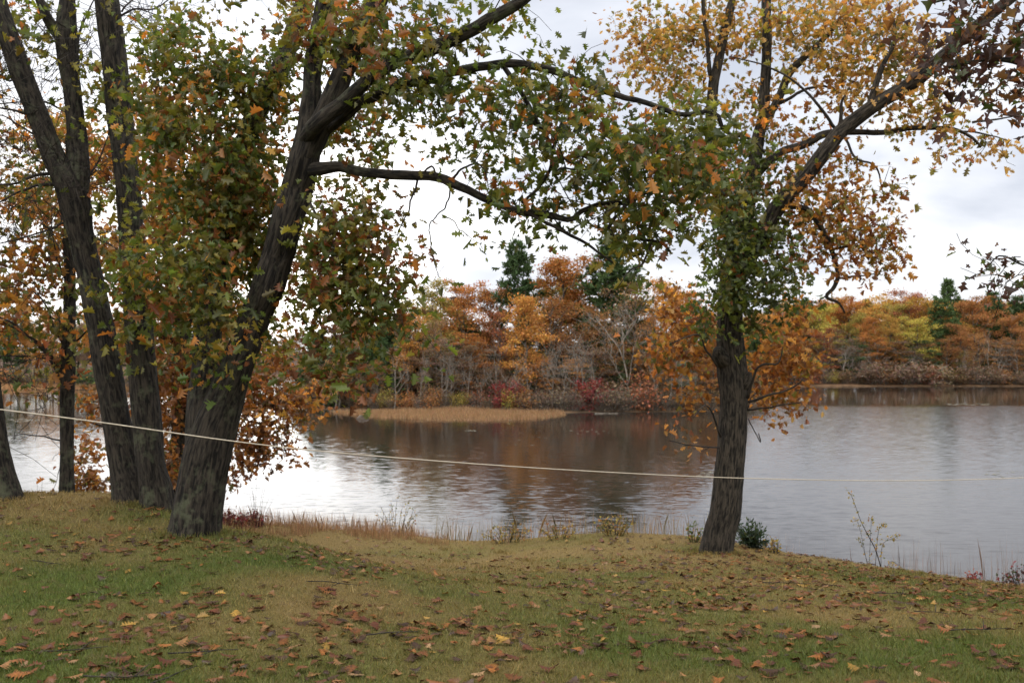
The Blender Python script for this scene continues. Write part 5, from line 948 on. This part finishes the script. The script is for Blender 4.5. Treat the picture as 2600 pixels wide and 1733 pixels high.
# twigs on the lawn
for k, (px, py, L, a_, lab) in enumerate([(520, 1657, .36, .1, 'bent dark stick on the grass below the leaning oak'), (1350, 1445, 0, 0, ''), (2010, 1480, .6, -.12, 'dark thin stick on the upper lawn right of the right trunk'), (2260, 1507, .7, -.1, 'straight dark stick near the lawn edge at right'), (130, 1430, .3, -.15, 'thin dark stick on the grass below the left mound'), (330, 1718, .45, .03, 'thin twig along the bottom edge of the lawn at left'), (450, 1715, .3, 1.2, 'short dark twig stub near the bottom edge of the lawn'),
                                          (2360, 1555, .3, -.9, 'short forked stick in the leaves at right'), (1000, 1610, .35, .5, 'short crooked twig on the lawn middle'), (2470, 1600, .45, .2, 'thin twig among the leaves by the right edge'), (850, 1480, .4, .2, 'small dark twig on the lawn right of the leaning oak'), (200, 1650, .35, .05, 'short mossy twig on the green grass at lower left')]):
    if not L: continue
    rr = (py - 928.5) / F; Yd = 1.75 / rr
    for _ in range(8): Yd = (CAMZ - float(lawn_z((px - 1300) / F * Yd, Yd))) / rr
    X0 = (px - 1300) / F * Yd; s = np.linspace(-.5, .5, 9) * L; gx = X0 + s * math.cos(a_) + g.normal(0, .008, 9); gy = Yd + s * math.sin(a_) + .03 * np.sin(s * 9 + k); gz = lawn_z(gx, gy) + .022
    P = np.stack([gx, gy, gz], 1); org = P[4].copy(); tb = Tubes(); tb.add(P - org, np.linspace(.0045, .002, 9), 6, 0, k); tb.add(np.array([P[5], P[5] + np.array([.04, .09, .02]) * (1 if k % 2 else -1) + np.array([0, 0, .015])]) - org, [.004, .002], 5, 0, k)
    o = tb.build('stick', M_twig); o.location = org; tag(o, lab, 'stick', 'sticks on the lawn')

# ------------------------------------------------------------------ things on the water and along the island
def lump(name, label, cat, px, py, rx, ry, rz, mat, seed, z=0.0):
    Y = CAMZ / ((py - 928.5) / F); x = (px - 1300) / F * Y; g = np.random.default_rng(seed); nu, nv = 20, 9; V = []
    for j in range(nv):
        ph = j / (nv - 1) * math.pi / 2
        for i in range(nu):
            th = i / nu * 2 * math.pi; V.append((math.cos(th) * math.cos(ph) * rx, math.sin(th) * math.cos(ph) * ry, math.sin(ph) * rz))
    V = np.array(V); n_ = fbm(V[:, 0] * 2.2 / rx, V[:, 1] * 2.2 / ry, V[:, 2] * 3 / rz, seed, 3) - .5; V *= (1 + .5 * n_)[:, None]; V[:, 2] -= .08
    i = np.arange(nv - 1)[:, None] * nu + np.arange(nu)[None]; i2 = np.arange(nv - 1)[:, None] * nu + (np.arange(nu)[None] + 1) % nu
    o = obj(name, mesh_np(name, V, [np.stack([i, i2, i2 + nu, i + nu], -1).reshape(-1, 4)], mat)); o.location = (x, Y, z); return tag(o, label, cat)
lump('mud_mound', 'dark low mud mound at the left end of the marsh grass', 'mound', 922, 1063, .65, .5, .45, M_mud, 1)
def float_log(px0, px1, py, r, mat, name, label, cat, z=.03):
    Y = CAMZ / ((py - 928.5) / F); a_, b_ = (px0 - 1300) / F * Y, (px1 - 1300) / F * Y; n_ = 12; P = np.stack([np.linspace(a_, b_, n_), Y + .4 * np.sin(np.linspace(0, 2, n_)), np.full(n_, z)], 1); org = P[0].copy()
    tb = Tubes(); tb.add(P - org, r * (1 - .35 * np.linspace(0, 1, n_) ** 2), 8, r * .25, px0); o = tb.build(name, mat); o.location = org; return tag(o, label, cat)
float_log(1983, 2058, 1014, .22, M_palebark, 'floating_log', 'pale floating log on the dark water right of the right trunk', 'log')
float_log(1510, 1570, 1050, .07, M_farbark, 'driftwood', 'pale driftwood log lying along the island waterline', 'driftwood')
m, t, out = new_mat('water_weed'); p = N(t, 'ShaderNodeBsdfPrincipled'); p.inputs['Base Color'].default_value = (.10, .09, .05, 1); p.inputs['Roughness'].default_value = .6; t.links.new(p.outputs[0], out.inputs[0]); M_weed = m
g = np.random.default_rng(600); VV = []
def pads(px, py, wpx, hpx, n, s0):
    for _ in range(n):
        a_, b_ = px + g.uniform(-1, 1) * wpx, py + g.uniform(-1, 1) * hpx; Y = CAMZ / ((b_ - 928.5) / F); th = np.sort(g.uniform(0, 6.28, 7)); s = s0 * g.uniform(.5, 1.4)
        VV.append((np.stack([(a_ - 1300) / F * Y + np.cos(th) * s, Y + np.sin(th) * s, np.full(7, .012 + g.random() * .006)], 1), np.arange(7)[None], np.ones((1, 3))))
pads(130, 1067, 110, 4, 120, .16); pads(2450, 1026, 60, 2, 40, .3); pads(1195, 1092, 12, 2, 14, .12); pads(1330, 1110, 60, 20, 16, .10); pads(1790, 1205, 20, 8, 14, .10); pads(2540, 1203, 40, 10, 18, .09); pads(2200, 1066, 30, 3, 10, .18); pads(2330, 1012, 60, 3, 18, .25); pads(1500, 1095, 60, 6, 14, .12); pads(1240, 1070, 60, 8, 12, .12)
v, f, t_ = join(VV); tag(obj('water_weed', mesh_np('water_weed', v, [f], M_weed)), 'floating weed and lily pads drifting on the lake', 'water weed', kind='stuff')
